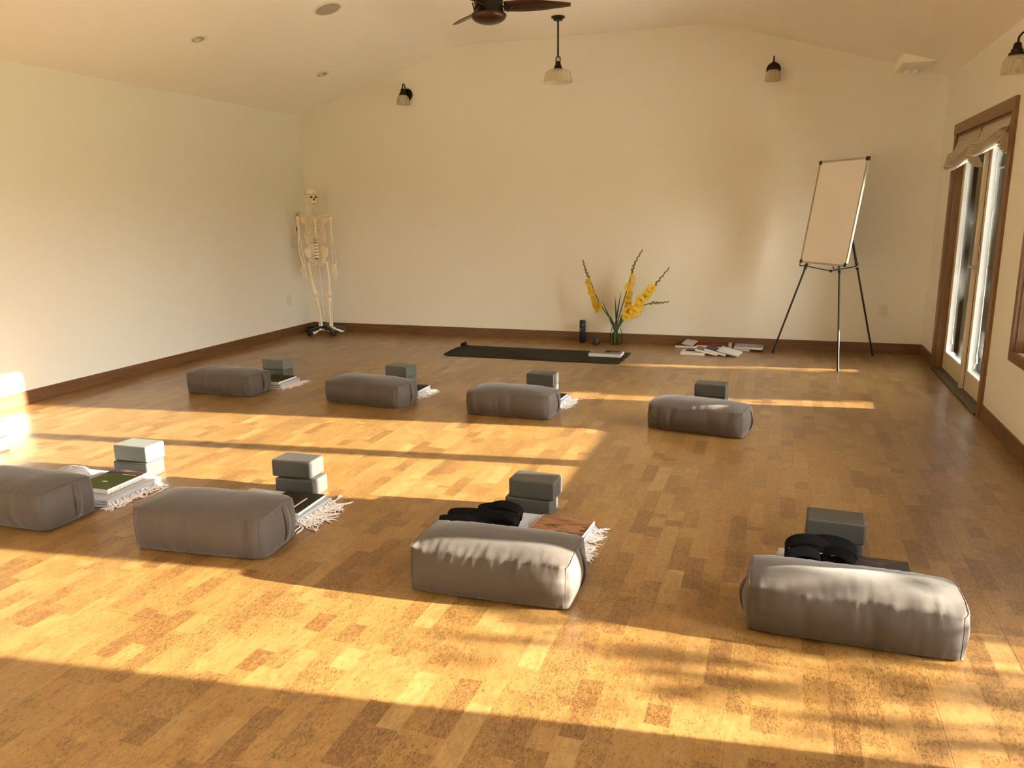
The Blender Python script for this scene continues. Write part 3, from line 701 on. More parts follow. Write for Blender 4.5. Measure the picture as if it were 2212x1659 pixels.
# ------------------------------------------------------------------ black straps
def ribbon(m, pts, width, nrm_z=True, th=0.0022, side=None):
    pts = [Vector(p) for p in pts]; rows = []
    for i, p in enumerate(pts):
        t = (pts[min(i + 1, len(pts) - 1)] - pts[max(i - 1, 0)]).normalized()
        w = Vector(side) if side is not None else t.cross(Vector((0, 0, 1))).normalized()
        n = t.cross(w).normalized() * th
        rows.append([p - w * width / 2 - n, p + w * width / 2 - n, p + w * width / 2 + n, p - w * width / 2 + n, p - w * width / 2 - n])
    return m.grid(rows)
def strap(label, c, z0, loops, rz=0.0):
    t = thing('yoga_strap', label, 'strap', (c[0], c[1], z0), (0, 0, rz), group='black yoga straps')
    for k, (cx, cyy, rx, rzz, yaw, wd) in enumerate(loops):
        pts = []
        for q in range(25):
            a = math.pi * 2 * q / 24; x = rx * math.cos(a); z = rzz + rzz * math.sin(a) * (1.0 if math.sin(a) > 0 else 0.92)
            pts.append((cx + x * math.cos(yaw), cyy + x * math.sin(yaw), z + 0.0025))
        m = MB(); ribbon(m, pts, wd, side=Vector((-math.sin(yaw) * 0.62, math.cos(yaw) * 0.62, 0.78)).normalized()); m.build('webbing_loop', M['strap'], t, smooth=True)
    return t
strap('black webbing strap coiled behind the half sunlit front bolster', (-1.235, 3.200), 0.060, [(-0.03, 0.02, 0.175, 0.022, 0.12, 0.040), (0.065, 0.07, 0.085, 0.040, -0.05, 0.038), (-0.10, -0.025, 0.13, 0.014, 0.18, 0.040), (0.105, -0.02, 0.045, 0.034, -0.2, 0.038), (-0.06, 0.045, 0.15, 0.018, 0.08, 0.040), (0.03, 0.0, 0.12, 0.024, 0.05, 0.040), (0.02, 0.085, 0.10, 0.030, 0.1, 0.038)], 0.02)
strap('black webbing strap coiled behind the bolster nearest the camera', (0.215, 3.170), 0.070, [(-0.045, 0.03, 0.085, 0.050, 0.05, 0.042), (0.04, 0.06, 0.105, 0.048, -0.05, 0.040), (0.075, -0.01, 0.060, 0.040, -0.35, 0.040), (-0.06, -0.03, 0.070, 0.034, 0.30, 0.040), (-0.03, 0.05, 0.075, 0.042, 0.0, 0.042), (0.0, 0.02, 0.11, 0.036, 0.05, 0.040)], -0.03)

# ------------------------------------------------------------------ yoga mat, its book, bottle, bowl
t = thing('yoga_mat', 'dark green rubber yoga mat unrolled in front of the flowers', 'yoga mat', (-2.445, 7.845, 0)); rows_t = []
ML, MW = 1.95, 0.655
for q in range(61):
    x = -ML / 2 + ML * q / 60; s = max(0.0, (-x - ML / 2 + 0.13) / 0.13); c_ = 0.028 * s * s; s2 = max(0.0, (x - ML / 2 + 0.06) / 0.06); c_ += 0.008 * s2 * s2
    xx = x + 0.05 * s * s * s
    rows_t.append([(xx, yy, zz + c_ * (0.75 + 0.25 * math.sin(yy * 9 + 2))) for yy, zz in [(-MW / 2, 0.0006), (-MW / 4, 0.0006), (0, 0.0006), (MW / 4, 0.0006), (MW / 2, 0.0006), (MW / 2, 0.0056), (MW / 4, 0.0056), (0, 0.0056), (-MW / 4, 0.0056), (-MW / 2, 0.0056), (-MW / 2, 0.0006)]])
m = MB().grid(rows_t); m.add(rows_t[0][:10], [tuple(range(10))]); m.add(rows_t[-1][:10], [tuple(range(10))]); m.build('mat_sheet', M['mat'], t)
pts = [(-ML / 2 + 0.03 + 0.018 * math.cos(a), MW / 2 - 0.045, 0.026 + 0.018 * math.sin(a)) for a in [k * 0.33 for k in range(-3, 14)]]
ribbon(MB(), pts, 0.09, side=(0, 1, 0)).build('curled_corner', M['mat'], t, smooth=True)
book('thick paperback with portrait photo lying on the green mat', (-1.690, 7.965), 0.0, 0.335, 0.215, 0.034, C_grey, 0.0062, hard=False, back=C_white,
     extra=[('cover_photo', (-0.02, -0.02, 0.045, 0.095), C_ink), ('cover_face', (0.07, 0.0, 0.13, 0.09), C_skin), ('cover_face', (0.052, 0.01, 0.07, 0.06), C_ink)])
t = thing('water_bottle', 'navy blue water bottle with black lid by the back wall', 'bottle', (-2.147, 8.755, 0))
MB().lathe([(0, 0.001), (0.034, 0.001), (0.037, 0.006), (0.037, 0.205), (0.0355, 0.212), (0, 0.212)], 28).build('bottle_body', M['navy'], t, smooth=True)
MB().lathe([(0.0325, 0.210), (0.0345, 0.213), (0.0345, 0.253), (0.031, 0.259), (0, 0.260)], 28).build('lid', M['blackp'], t, smooth=True)
MB().lathe([(0.0362, 0.206), (0.0362, 0.211)], 28).build('neck_ring', M['nickel'], t, smooth=True)
lg = MB()
for zc, sc in ((0.163, 0.0085), (0.142, 0.0085)):
    rows = []
    for q in range(13):
        a = 2 * math.pi * q / 12; rows.append([(-0.0376 * math.sin(0.42 + (r_ * math.cos(a)) / 0.037), -0.0376 * math.cos(0.42 + (r_ * math.cos(a)) / 0.037), zc + r_ * math.sin(a)) for r_ in ((0.0, sc) if zc > 0.15 else (sc * 0.5, sc))])
    lg.grid(rows)
lg.build('printed_emblem', M['logo'], t)
t = thing('small_bowl', 'small olive ceramic bowl with dark candle beside the vase', 'bowl', (-1.952, 8.610, 0))
MB().lathe([(0, 0.001), (0.030, 0.001), (0.045, 0.012), (0.060, 0.040), (0.057, 0.041), (0.042, 0.016), (0, 0.012)], 28).build('bowl_shell', M['bowl'], t, smooth=True)
MB().lathe([(0, 0.012), (0.034, 0.014), (0.036, 0.070), (0.030, 0.078), (0.026, 0.071), (0.012, 0.070), (0.006, 0.080), (0, 0.080)], 20).build('candle', M['candle'], t, smooth=True)

# ------------------------------------------------------------------ vase and gladioli
VX, VY = -1.737, 8.690
t = thing('glass_vase', 'clear glass jar vase holding yellow gladioli', 'vase', (VX, VY, 0))
outer = [(0, 0.001), (0.052, 0.001), (0.062, 0.010), (0.067, 0.03), (0.067, 0.135), (0.060, 0.160), (0.053, 0.172), (0.0535, 0.178), (0.050, 0.186), (0.050, 0.236), (0.053, 0.242), (0.053, 0.247), (0.049, 0.247), (0.046, 0.240), (0.046, 0.186), (0.056, 0.158), (0.062, 0.132), (0.062, 0.03), (0.050, 0.010), (0, 0.008)]
MB().lathe(outer, 36).build('jar', M['vglass'], t, smooth=True)
MB().lathe([(0.0535, 0.170), (0.058, 0.173), (0.0535, 0.177)], 36).build('shoulder_ring', M['vglass'], t, smooth=True)
MB().lathe([(0, 0.009), (0.050, 0.011), (0.0615, 0.031), (0.0615, 0.128), (0, 0.128)], 30).build('water', M['water'], t, smooth=True)
rng = random.Random(77)
def floret(parent, c, axis, s, rng):
    m = MB(); c = Vector(c); ax = Vector(axis).normalized(); e1 = ax.orthogonal().normalized(); e2 = ax.cross(e1); ph = rng.uniform(0, 6.28)
    for k in range(6):
        a = ph + k * math.pi / 3; d = e1 * math.cos(a) + e2 * math.sin(a); sd = ax.cross(d); rows = []; wd = s * (0.36 if k % 2 else 0.44); L_ = s * rng.uniform(0.85, 1.1)
        for q in range(6):
            u = q / 5; rad = L_ * (0.08 + 0.80 * u ** 1.4); up = s * (0.95 * u - 0.45 * u ** 3) + (0.05 * s * rng.uniform(-1, 1) if q > 3 else 0)
            hw = wd * math.sin(math.pi * min(0.93, 0.12 + 0.72 * u)) ; rows.append([c + ax * (up + ruff * 0.06 * s * math.sin(5 * u + k)) + d * rad + sd * hw * t_s for t_s, ruff in ((-1, 1), (-0.5, -0.5), (0, -1), (0.5, -0.5), (1, 1))])
        m.grid(rows)
    m.tube([c - ax * s * 0.35, c, c + ax * s * 0.25], [s * 0.06, s * 0.11, s * 0.16], 6)
    return m.build('floret', M['petal'], parent, smooth='all')
def gladiolus(label, pts, f_range, fside, nf, bud_range, nb, seed, fsize=0.055):
    fsize *= 1.3
    rng = random.Random(seed); t = thing('gladiolus', label, 'flower', (VX, VY, 0), group='gladioli in the glass vase')
    P = [Vector(p) for p in pts]
    def at(u):
        x = u * (len(P) - 1); i = min(int(x), len(P) - 2); f_ = x - i
        p0, p1, p2, p3 = P[max(i - 1, 0)], P[i], P[i + 1], P[min(i + 2, len(P) - 1)]
        return 0.5 * ((2 * p1) + (p2 - p0) * f_ + (2 * p0 - 5 * p1 + 4 * p2 - p3) * f_ ** 2 + (3 * p1 - p0 - 3 * p2 + p3) * f_ ** 3)
    n = 30; MB().tube([at(q / n) for q in range(n + 1)], [0.0085 * (1 - 0.5 * q / n) for q in range(n + 1)], 7).build('stem', M['stem'], t, smooth=True)
    for k in range(nf):
        u = f_range[0] + (f_range[1] - f_range[0]) * (k + 0.5) / nf; p = at(u); tn = (at(min(1, u + 0.02)) - at(u - 0.02)).normalized()
        sd = Vector(fside); sd = (sd - tn * sd.dot(tn)).normalized(); sway = tn.cross(sd) * rng.uniform(-0.5, 0.5)
        ax = (sd + sway + tn * 0.45).normalized(); s = fsize * (1.15 - 0.45 * k / nf) * rng.uniform(0.92, 1.08)
        floret(t, p + ax * s * 0.35, ax, s, rng)
    for k in range(nb):
        u = bud_range[0] + (bud_range[1] - bud_range[0]) * (k + 0.5) / nb; p = at(u); tn = (at(min(1, u + 0.01)) - at(u - 0.01)).normalized(); sd = tn.cross(Vector((0, 1, 0))).normalized() * (1 if k % 2 else -1)
        s = 0.038 * (1.15 - 0.7 * k / nb); ax = (tn * 0.95 + sd * 0.32).normalized(); MB().tube([p, p + ax * s * 0.5 + sd * 0.002, p + ax * s * 1.1], [0.003, 0.0105 * (1.1 - 0.6 * k / nb), 0.0012], 6).build('bud', M['bud'], t, smooth=True)
    return t
gladiolus('yellow gladiolus leaning to the left with green bud tip', [(0.025, 0.0, 0.02), (0.0, -0.005, 0.20), (-0.11, -0.03, 0.36), (-0.20, -0.04, 0.50), (-0.285, -0.05, 0.70), (-0.345, -0.055, 0.84), (-0.382, -0.055, 0.955)], (0.40, 0.70), (-0.6, -0.8, 0), 6, (0.70, 0.99), 11, 5, 0.052)
gladiolus('tallest yellow gladiolus, upright in the middle of the vase', [(-0.02, 0.0, 0.02), (0.0, 0.0, 0.20), (0.055, -0.01, 0.40), (0.10, -0.015, 0.56), (0.155, -0.02, 0.76), (0.20, -0.02, 0.92), (0.285, -0.02, 1.075)], (0.40, 0.70), (0.75, -0.7, 0), 6, (0.70, 0.99), 12, 6, 0.046)
gladiolus('fullest yellow gladiolus leaning to the right', [(-0.03, 0.01, 0.02), (0.005, 0.0, 0.20), (0.10, -0.03, 0.31), (0.22, -0.05, 0.43), (0.37, -0.07, 0.60), (0.475, -0.07, 0.74), (0.59, -0.07, 0.885)], (0.36, 0.74), (0.15, -1.0, -0.1), 8, (0.74, 0.99), 8, 7, 0.060)
gladiolus('small green gladiolus spike bent out to the right', [(-0.01, -0.02, 0.02), (0.01, -0.01, 0.20), (0.12, -0.04, 0.33), (0.26, -0.08, 0.44), (0.40, -0.09, 0.495), (0.50, -0.09, 0.500), (0.595, -0.09, 0.515)], (0.55, 0.60), (0, -1, 0.3), 0, (0.62, 0.99), 10, 8)
t = thing('sword_leaves', 'dark green sword leaves standing in the glass vase', 'leaves', (VX, VY, 0))
for k, (dx, dz, b0) in enumerate([(-0.022, 0.555, 0.008), (0.062, 0.595, -0.012), (-0.16, 0.49, 0.0), (-0.115, 0.42, -0.01), (0.10, 0.44, 0.01), (0.17, 0.50, 0.0), (0.205, 0.42, -0.02), (0.13, 0.56, 0.015), (-0.085, 0.34, 0.02), (0.15, 0.36, -0.02)]):
    rows = []
    for q in range(13):
        u = q / 12; x = b0 - 0.25 * dx * (1 - u) * 0.4 + dx * max(0, (u - 0.28)) / 0.72; z = 0.015 + (dz - 0.015) * u; w = 0.0085 * math.sin(math.pi * (0.25 + 0.72 * u)) + 0.0006
        rows.append([(x - w, 0.012 * math.sin(k * 2.1) - 0.02 * u, z), (x, 0.012 * math.sin(k * 2.1) - 0.02 * u + 0.003, z), (x + w, 0.012 * math.sin(k * 2.1) - 0.02 * u, z)])
    lf_ = MB().grid(rows).build('leaf', M['leaf'], t, smooth='all'); md = lf_.modifiers.new('thick', 'SOLIDIFY'); md.thickness = 0.0012

# ------------------------------------------------------------------ anatomical skeleton on its stand
SK = thing('anatomical_skeleton', 'ivory anatomical skeleton model on a black rolling stand in the corner', 'skeleton', (-5.515, 8.515, 0), (0, 0, 0.66))
def bone(name, pts, rs, n=8, parent=SK, mat_='bone', flat=None): return MB().tube(pts, rs, n, flat=flat).build(name, M[mat_], parent, smooth='all')
def long_bone(name, a, b, r, k1=2.0, k2=2.0, bow=(0, 0, 0), parent=SK):
    a, b, bow = Vector(a), Vector(b), Vector(bow); P = []; R = []
    for u, f in ((0, k1 * 0.75), (0.03, k1), (0.09, k1 * 0.85), (0.17, 1.15), (0.35, 1.0), (0.6, 1.0), (0.82, 1.15), (0.91, k2 * 0.85), (0.97, k2), (1.0, k2 * 0.7)):
        P.append(a.lerp(b, u) + bow * math.sin(math.pi * u)); R.append(r * f)
    return bone(name, P, R, 9, parent)
# skull, turned a little to the side
skm = Matrix.Translation((-0.018, 0.0, 1.715)) @ Matrix.Rotation(0.28, 4, 'Z'); sk3 = skm.to_3x3(); so = skm.translation
def S(p): return skm @ Vector(p)
m = MB(); m.ball(S((0, 0.018, 0.025)), (0.074, 0.092, 0.078), 20, 14, sk3)
m.ball(S((0, -0.040, -0.035)), (0.058, 0.042, 0.055), 16, 10, sk3); m.ball(S((0, -0.060, -0.068)), (0.036, 0.028, 0.026), 12, 8, sk3)
for s in (-1, 1):
    m.ball(S((s * 0.047, -0.052, -0.028)), (0.022, 0.018, 0.014), 10, 6, sk3)
    m.tube([S((s * 0.055, -0.045, -0.03)), S((s * 0.070, -0.01, -0.028)), S((s * 0.066, 0.02, -0.025))], 0.006, 6)
    m.tube([S((s * 0.012, -0.080, 0.014)), S((s * 0.036, -0.078, 0.018)), S((s * 0.058, -0.058, 0.008))], [0.008, 0.010, 0.008], 7)
m.tube([S((0, -0.085, 0.006)), S((0, -0.092, -0.010))], [0.009, 0.006], 7)
skull = m.build('skull', M['bone'], SK, smooth='all')
for s in (-1, 1): MB().ball(S((s * 0.029, -0.074, -0.006)), (0.0145, 0.011, 0.0125), 12, 8, sk3).build('eye_socket_shade', M['hollow_mark'], skull, smooth='all')  # dark balls stand in for the shade inside the eye hollows
MB().ball(S((0, -0.083, -0.032)), (0.010, 0.008, 0.017), 10, 6, sk3).build('nose_cavity_shade', M['hollow_mark'], skull, smooth='all')  # shade of the nose hollow as a dark ball
MB().ball(S((0.0, -0.066, -0.079)), (0.026, 0.0245, 0.003), 12, 6, sk3).build('tooth_gap_shade', M['hollow_mark'], skull, smooth='all')  # flat dark ball for the shade between the teeth
cut = [S((0.0755 * math.cos(a), 0.018 + 0.0935 * math.sin(a), 0.030)) for a in [k * math.pi / 16 for k in range(33)]]
MB().tube(cut, 0.0018, 5).build('cap_seam', M['hollow_mark'], skull)
jw = [S((-0.052, 0.0, -0.035)), S((-0.052, -0.008, -0.075)), S((-0.038, -0.045, -0.108)), S((0, -0.072, -0.118)), S((0.038, -0.045, -0.108)), S((0.052, -0.008, -0.075)), S((0.052, 0.0, -0.035))]
m = MB(); m.tube(jw, [0.008, 0.011, 0.012, 0.016, 0.012, 0.011, 0.008], 8); m.tube([S((-0.028, -0.062, -0.090)), S((0, -0.082, -0.092)), S((0.028, -0.062, -0.090))], 0.009, 7); m.build('jaw', M['bone'], skull, smooth='all')
# spine: one part for each vertebra, dark discs between
zs = [1.575 - 0.020 * k for k in range(7)]
zt = [zs[-1] - 0.026 * (k + 1) for k in range(11)]
zl = [zt[-1] - 0.038 * (k + 1) + 0.003 for k in range(5)]
def sy(z): return 0.035 + 0.030 * math.sin((1.60 - z) / 0.62 * math.pi * 1.1)
for grp, r, hh in ((zs, 0.018, 0.015), (zt, 0.020, 0.019), (zl, 0.027, 0.027)):
    for z in grp:
        y = sy(z); m = MB(); m.lathe([(0, hh / 2), (r, hh / 2), (r * 0.86, 0), (r, -hh / 2), (0, -hh / 2)], 12, (0, y, z)); m.tube([(0, y + r, z), (0, y + r + 0.03, z - 0.012)], [0.006, 0.004], 6)
        for s in (-1, 1): m.tube([(s * r * 0.8, y + r * 0.7, z), (s * r * 2.1, y + r * 1.2, z + 0.002)], [0.006, 0.004], 6)
        m.build('vertebra', M['bone'], SK, smooth=True)
allz = zs + zt + zl; MB().tube([(0, sy(z), z) for z in [1.60] + allz + [allz[-1] - 0.03]], [0.014] * 17 + [0.018] * 8, 10).build('spinal_discs', M['disc'], SK, smooth='all')
# ribs
for k in range(12):
    z0 = 1.470 - 0.0285 * k; W = [0.055, 0.078, 0.096, 0.108, 0.117, 0.122, 0.124, 0.122, 0.116, 0.106, 0.092, 0.072][k]
    fm = [0.92, 0.90, 0.88, 0.86, 0.84, 0.82, 0.80, 0.76, 0.72, 0.66, 0.54, 0.42][k]; drop = [0.035, 0.055, 0.07, 0.085, 0.10, 0.11, 0.115, 0.115, 0.11, 0.10, 0.08, 0.06][k]
    for s in (-1, 1):
        P = []
        for q in range(15):
            ph = (0.06 + (fm - 0.06) * q / 14) * math.pi; P.append((s * W * math.sin(ph), 0.0 + 0.088 * math.cos(ph) * (1.0 if ph < math.pi / 2 else 1.02), z0 - drop * (1 - math.cos(ph)) / 2))
        bone('rib', P, [0.0082] * 15, 7, flat=0.6)
st = MB(); st.tube([(0, -0.088, 1.455), (0, -0.094, 1.415), (0, -0.100, 1.36), (0, -0.104, 1.305), (0, -0.102, 1.262), (0, -0.098, 1.235)], [0.030, 0.026, 0.017, 0.020, 0.013, 0.004], 10, flat=0.35)
st.build('sternum', M['bone'], SK, smooth='all')
for s in (-1, 1):
    bone('clavicle', [(s * 0.016, -0.086, 1.458), (s * 0.07, -0.078, 1.482), (s * 0.125, -0.030, 1.492), (s * 0.172, 0.0, 1.495)], [0.010, 0.0075, 0.008, 0.010], 8)
    m = MB(); m.grid([[(s * (0.095 + 0.07 * u), 0.092 - 0.012 * u + 0.006 * math.sin(u * 3), 1.465 - 0.115 * v * (1 - 0.6 * u)) for v in [k / 6 for k in range(7)]] for u in [k / 6 for k in range(7)]])
    m.tube([(s * 0.07, 0.098, 1.44), (s * 0.13, 0.085, 1.475), (s * 0.178, 0.03, 1.505)], [0.006, 0.009, 0.013], 7); o = m.build('scapula', M['bone'], SK, smooth='all'); md = o.modifiers.new('thick', 'SOLIDIFY'); md.thickness = 0.005
# arms and hands
for s, sh, el, wr in ((-1, (-0.198, 0.012, 1.482), (-0.196, 0.030, 1.172), (-0.165, -0.035, 0.900)), (1, (0.196, 0.012, 1.470), (0.205, 0.030, 1.160), (0.212, -0.020, 0.890))):
    long_bone('humerus', sh, el, 0.0135, 1.95, 1.95); E_, W_ = Vector(el), Vector(wr)
    long_bone('ulna', E_ + Vector((s * -0.006, 0.010, 0.018)), W_ + Vector((s * -0.014, 0.008, 0)), 0.0068, 1.9, 1.2, (s * -0.006, 0.008, 0)); long_bone('radius', E_ + Vector((s * 0.010, -0.006, -0.008)), W_ + Vector((s * 0.012, -0.006, 0)), 0.0066, 1.4, 2.0, (s * 0.010, 0, 0))
    hd = MB(); hd.ball(W_ + Vector((0, 0, -0.016)), (0.024, 0.013, 0.018), 10, 6)
    for f, (fx, fy, L_, cv) in enumerate(((-0.024, -0.012, 0.085, 0.020), (-0.016, -0.006, 0.155, 0.012), (-0.005, 0.0, 0.168, 0.010), (0.006, 0.004, 0.160, 0.014), (0.017, 0.006, 0.135, 0.018))):
        b0 = W_ + Vector((fx * 0.7, fy * 0.5, -0.022)); P = [b0 + Vector((fx * 0.9 * math.sin(u * 2.2), -cv * 2.2 * u * u + fy * u, -L_ * u)) for u in (0, 0.18, 0.36, 0.44, 0.52, 0.68, 0.76, 0.86, 0.93, 1.0)]
        hd.tube(P, [0.0065, 0.0042, 0.0046, 0.0066, 0.0042, 0.0058, 0.0038, 0.005, 0.0036, 0.0025], 6)
    hd.build('hand', M['bone'], SK, smooth='all')
# pelvis
for s in (-1, 1):
    rows = []
    for i in range(13):
        u = i / 12; row = []
        for k in range(13):
            v = k / 12; ang = 0.30 + 1.45 * u; rad = 0.045 + (0.088 + 0.022 * math.sin(math.pi * u)) * (1 - 0.62 * max(0, u - 0.45) ** 1.0 / 0.55) * v
            x = s * (0.036 + rad * 0.86 * math.sin(ang) * (0.62 + 0.38 * v)); z = 0.985 + rad * math.cos(ang) * 0.98; y = 0.065 - 0.135 * u * (0.5 + 0.5 * v) - 0.010 * math.sin(math.pi * v); row.append((x, y, z))
        rows.append(row)
    o = MB().grid(rows).build('hip_bone', M['bone'], SK, smooth='all'); md = o.modifiers.new('thick', 'SOLIDIFY'); md.thickness = 0.009; md.offset = 0
    m = MB(); m.tube([(s * 0.070, 0.02, 0.985), (s * 0.086, -0.02, 0.950), (s * 0.062, -0.055, 0.925), (s * 0.028, -0.072, 0.908), (s * 0.006, -0.076, 0.905)], [0.016, 0.020, 0.013, 0.011, 0.013], 9)
    m.tube([(s * 0.082, 0.005, 0.935), (s * 0.066, 0.022, 0.885), (s * 0.048, 0.005, 0.862), (s * 0.026, -0.045, 0.880), (s * 0.008, -0.074, 0.898)], [0.016, 0.015, 0.014, 0.010, 0.010], 9); m.build('pubic_arch', M['bone'], SK, smooth='all')
MB().tube([(0, 0.050, 1.055), (0, 0.075, 1.01), (0, 0.088, 0.965), (0, 0.075, 0.925), (0, 0.060, 0.905)], [0.040, 0.036, 0.026, 0.015, 0.006], 10, flat=0.5).build('sacrum', M['bone'], SK, smooth='all')
# legs
for s, hip, kn, an, toe in ((-1, (-0.100, -0.010, 0.900), (-0.042, -0.030, 0.505), (0.004, -0.005, 0.105), (-0.150, -0.130, 0.030)), (1, (0.118, -0.010, 0.895), (0.118, -0.030, 0.500), (0.118, 0.000, 0.100), (0.285, -0.060, 0.034))):
    hj = Vector((s * 0.078, -0.005, 0.928)); m = MB(); H_, K_, A_ = Vector(hip), Vector(kn), Vector(an)
    m.ball(hj, 0.022, 12, 8); m.tube([hj, H_ + Vector((0, 0, -0.005))], [0.014, 0.018], 8); m.ball(H_ + Vector((s * 0.004, 0, 0.008)), (0.019, 0.018, 0.026), 10, 8)
    P = [H_.lerp(K_, u) + Vector((s * 0.010 * math.sin(math.pi * u), -0.012 * math.sin(math.pi * u), 0)) for u in (0, 0.08, 0.2, 0.4, 0.6, 0.78, 0.88, 0.95, 1.0)]; m.tube(P, [0.020, 0.0175, 0.0150, 0.0140, 0.0140, 0.0165, 0.023, 0.031, 0.028], 10)
    for q in (-1, 1): m.ball(K_ + Vector((q * 0.019, 0.006, 0.0)), (0.019, 0.024, 0.021), 10, 6)
    m.build('femur', M['bone'], SK, smooth='all'); MB().ball(K_ + Vector((0, -0.030, 0.018)), (0.016, 0.009, 0.019), 10, 6).build('kneecap', M['bone'], SK, smooth='all')
    k0 = K_ + Vector((0, 0.004, -0.036)); m = MB(); P = [k0.lerp(A_, u) + Vector((-s * 0.008 * math.sin(math.pi * u), 0, 0)) for u in (0, 0.04, 0.12, 0.25, 0.5, 0.75, 0.9, 0.97, 1)]; m.tube(P, [0.026, 0.030, 0.022, 0.0155, 0.0130, 0.0120, 0.0150, 0.021, 0.017], 10); m.build('tibia', M['bone'], SK, smooth='all')
    long_bone('fibula', k0 + Vector((s * 0.026, 0.016, -0.025)), A_ + Vector((s * 0.022, 0.006, -0.012)), 0.0052, 1.7, 2.0)
    T_ = Vector(toe); d = (T_ - A_); d.z = 0; dn = d.normalized(); sd = dn.cross(Vector((0, 0, 1))); L_ = d.length; ft = MB()
    ft.ball(A_ + Vector((0, 0, -0.026)), (0.022, 0.022, 0.018), 10, 6); ft.tube([A_ - dn * 0.050 + Vector((0, 0, -0.056)), A_ - dn * 0.025 + Vector((0, 0, -0.048)), A_ + dn * 0.02 + Vector((0, 0, -0.036)), A_ + dn * 0.055 + Vector((0, 0, -0.034))], [0.016, 0.020, 0.019, 0.022], 9)
    for f in range(5):
        o_ = (f - 2) * 0.0125; LL = (L_ - 0.02) * (1.02, 1.04, 1.0, 0.95, 0.88)[f if s > 0 else 4 - f]
        P = [A_ + dn * (0.045 + (LL - 0.045) * u) + sd * o_ * (0.7 + 0.75 * u) + Vector((0, 0, -0.036 - 0.040 * u ** 1.3)) for u in (0, 0.15, 0.4, 0.58, 0.66, 0.8, 0.88, 1.0)]; ft.tube(P, [0.0085, 0.006, 0.0052, 0.0072, 0.0052, 0.0058, 0.005, 0.0035], 6)
    ft.build('foot', M['bone'], SK, smooth='all')
MB().tube([(0.02, 0.055, 0.99), (0.030, 0.040, 0.60), (0.045, 0.03, 0.115)], 0.0095, 10).build('support_rod', M['whiterod'], SK, smooth=True)
base = MB(); base.lathe([(0, 0.155), (0.026, 0.155), (0.030, 0.10), (0.036, 0.06), (0, 0.055)], 16, (0.045, 0.03, 0)).build('stand_hub', M['blackp'], SK, smooth=True)
for k in range(5):
    a = -1.25 + k * 2 * math.pi / 5; e = Vector((0.045 + 0.250 * math.cos(a), 0.03 + 0.250 * math.sin(a), 0.070)); m = MB(); R_ = Matrix.Rotation(a, 3, 'Z')
    m.add([R_ @ Vector(p) + Vector((0.045, 0.03, 0)) for p in ((0.02, -0.024, 0.068), (0.02, 0.024, 0.068), (0.02, 0.024, 0.118), (0.02, -0.024, 0.118), (0.255, -0.018, 0.056), (0.255, 0.018, 0.056), (0.255, 0.018, 0.082), (0.255, -0.018, 0.082))], [(0, 1, 2, 3), (4, 7, 6, 5), (0, 4, 5, 1), (1, 5, 6, 2), (2, 6, 7, 3), (3, 7, 4, 0)])
    lg_ = m.build('stand_leg', M['blackp'], SK)
    c = MB(); 
    for q in (-0.014, 0.014): c.lathe([(0, -0.009), (0.027, -0.009), (0.027, 0.009), (0, 0.009)], 16, e + R_ @ Vector((-0.008, q, 0)) + Vector((0, 0, -0.0425)), R_ @ RX(math.pi / 2))
    c.tube([e + Vector((0, 0, -0.045)), e + Vector((0, 0, 0.0))], 0.012, 8); c.build('caster', M['blackp'], lg_, smooth=True)

# ------------------------------------------------------------------ easel and whiteboard
AP = Vector((0.500, 8.330, 1.80)); FT = [Vector((-0.029, 8.586, 0)), Vector((0.566, 7.732, 0)), Vector((0.954, 8.664, 0))]
EZ = thing('easel', 'black metal tripod easel holding the whiteboard', 'easel', (0.497, 8.327, 0)); OF = Vector((0.497, 8.327, 0))
tips = []
for k, f in enumerate(FT):
    top = AP + (f - AP) * 0.03; br = f + (AP - f) * 0.515; a, b, c = f - OF, br - OF, top - OF
    m = MB(); m.tube([a + (b - a) * 0.012, b], 0.0095, 10); m.tube([b, c], 0.0125, 10); m.tube([b - (b - a) * 0.035, b + (c - b) * 0.05], 0.0155, 10); lg_ = m.build('easel_leg', M['blackp'], EZ, smooth=True)
    MB().tube([a + Vector((0, 0, 0.0005)), a + (b - a) * 0.02], 0.0125, 10).build('rubber_foot', M['blackp'], lg_, smooth=True); tips.append(b)
    if k == 2: MB().tube([b - (b - a) * 0.01, b + (b - a) * 0.006], 0.0165, 12).build('chrome_clip', M['nickel'], lg_, smooth=True)
MB().lathe([(0, 0.03), (0.02, 0.03), (0.026, 0.0), (0.02, -0.05), (0, -0.05)], 12, AP - OF).build('easel_head', M['blackp'], EZ, smooth=True)
ctr = (tips[0] + tips[1] + tips[2]) / 3 + Vector((0.03, -0.07, -0.03)); ctr = Vector((0.46, 8.12, 0.905)) - OF
for b in tips: MB().tube([b, ctr], 0.0055, 8).build('brace', M['blackp'], EZ, smooth=True)
MB().ball(ctr, 0.014, 10, 6).build('brace_joint', M['blackp'], EZ, smooth=True)
dl = Vector((0.572, -0.820, 0)); nrm = Vector((-0.820, -0.572, 0)); lean = 0.158; upv = (Vector((0, 0, 1)) - nrm * lean).normalized(); bn = dl.cross(upv).normalized()
if bn.dot(nrm) < 0: bn = -bn
for b in tips[:2]:
    m = MB(); q = b + nrm * 0.012 + Vector((0, 0, 0.008)); m.tube([q, q + nrm * 0.058 + Vector((0, 0, -0.004)), q + nrm * 0.062 + Vector((0, 0, 0.022))], 0.0065, 8); m.tube([b, q], 0.010, 8); m.build('ledge_hook', M['blackp'], EZ, smooth=True)
BWD, BHT = 0.69, 1.005; b0 = Vector((0.205, 8.510, 0.958)) + nrm * 0.020
WB = thing('whiteboard', 'blank white dry-erase board with aluminium frame resting on the easel', 'whiteboard', b0)
fr_ = Matrix((dl, upv, bn)).transposed()
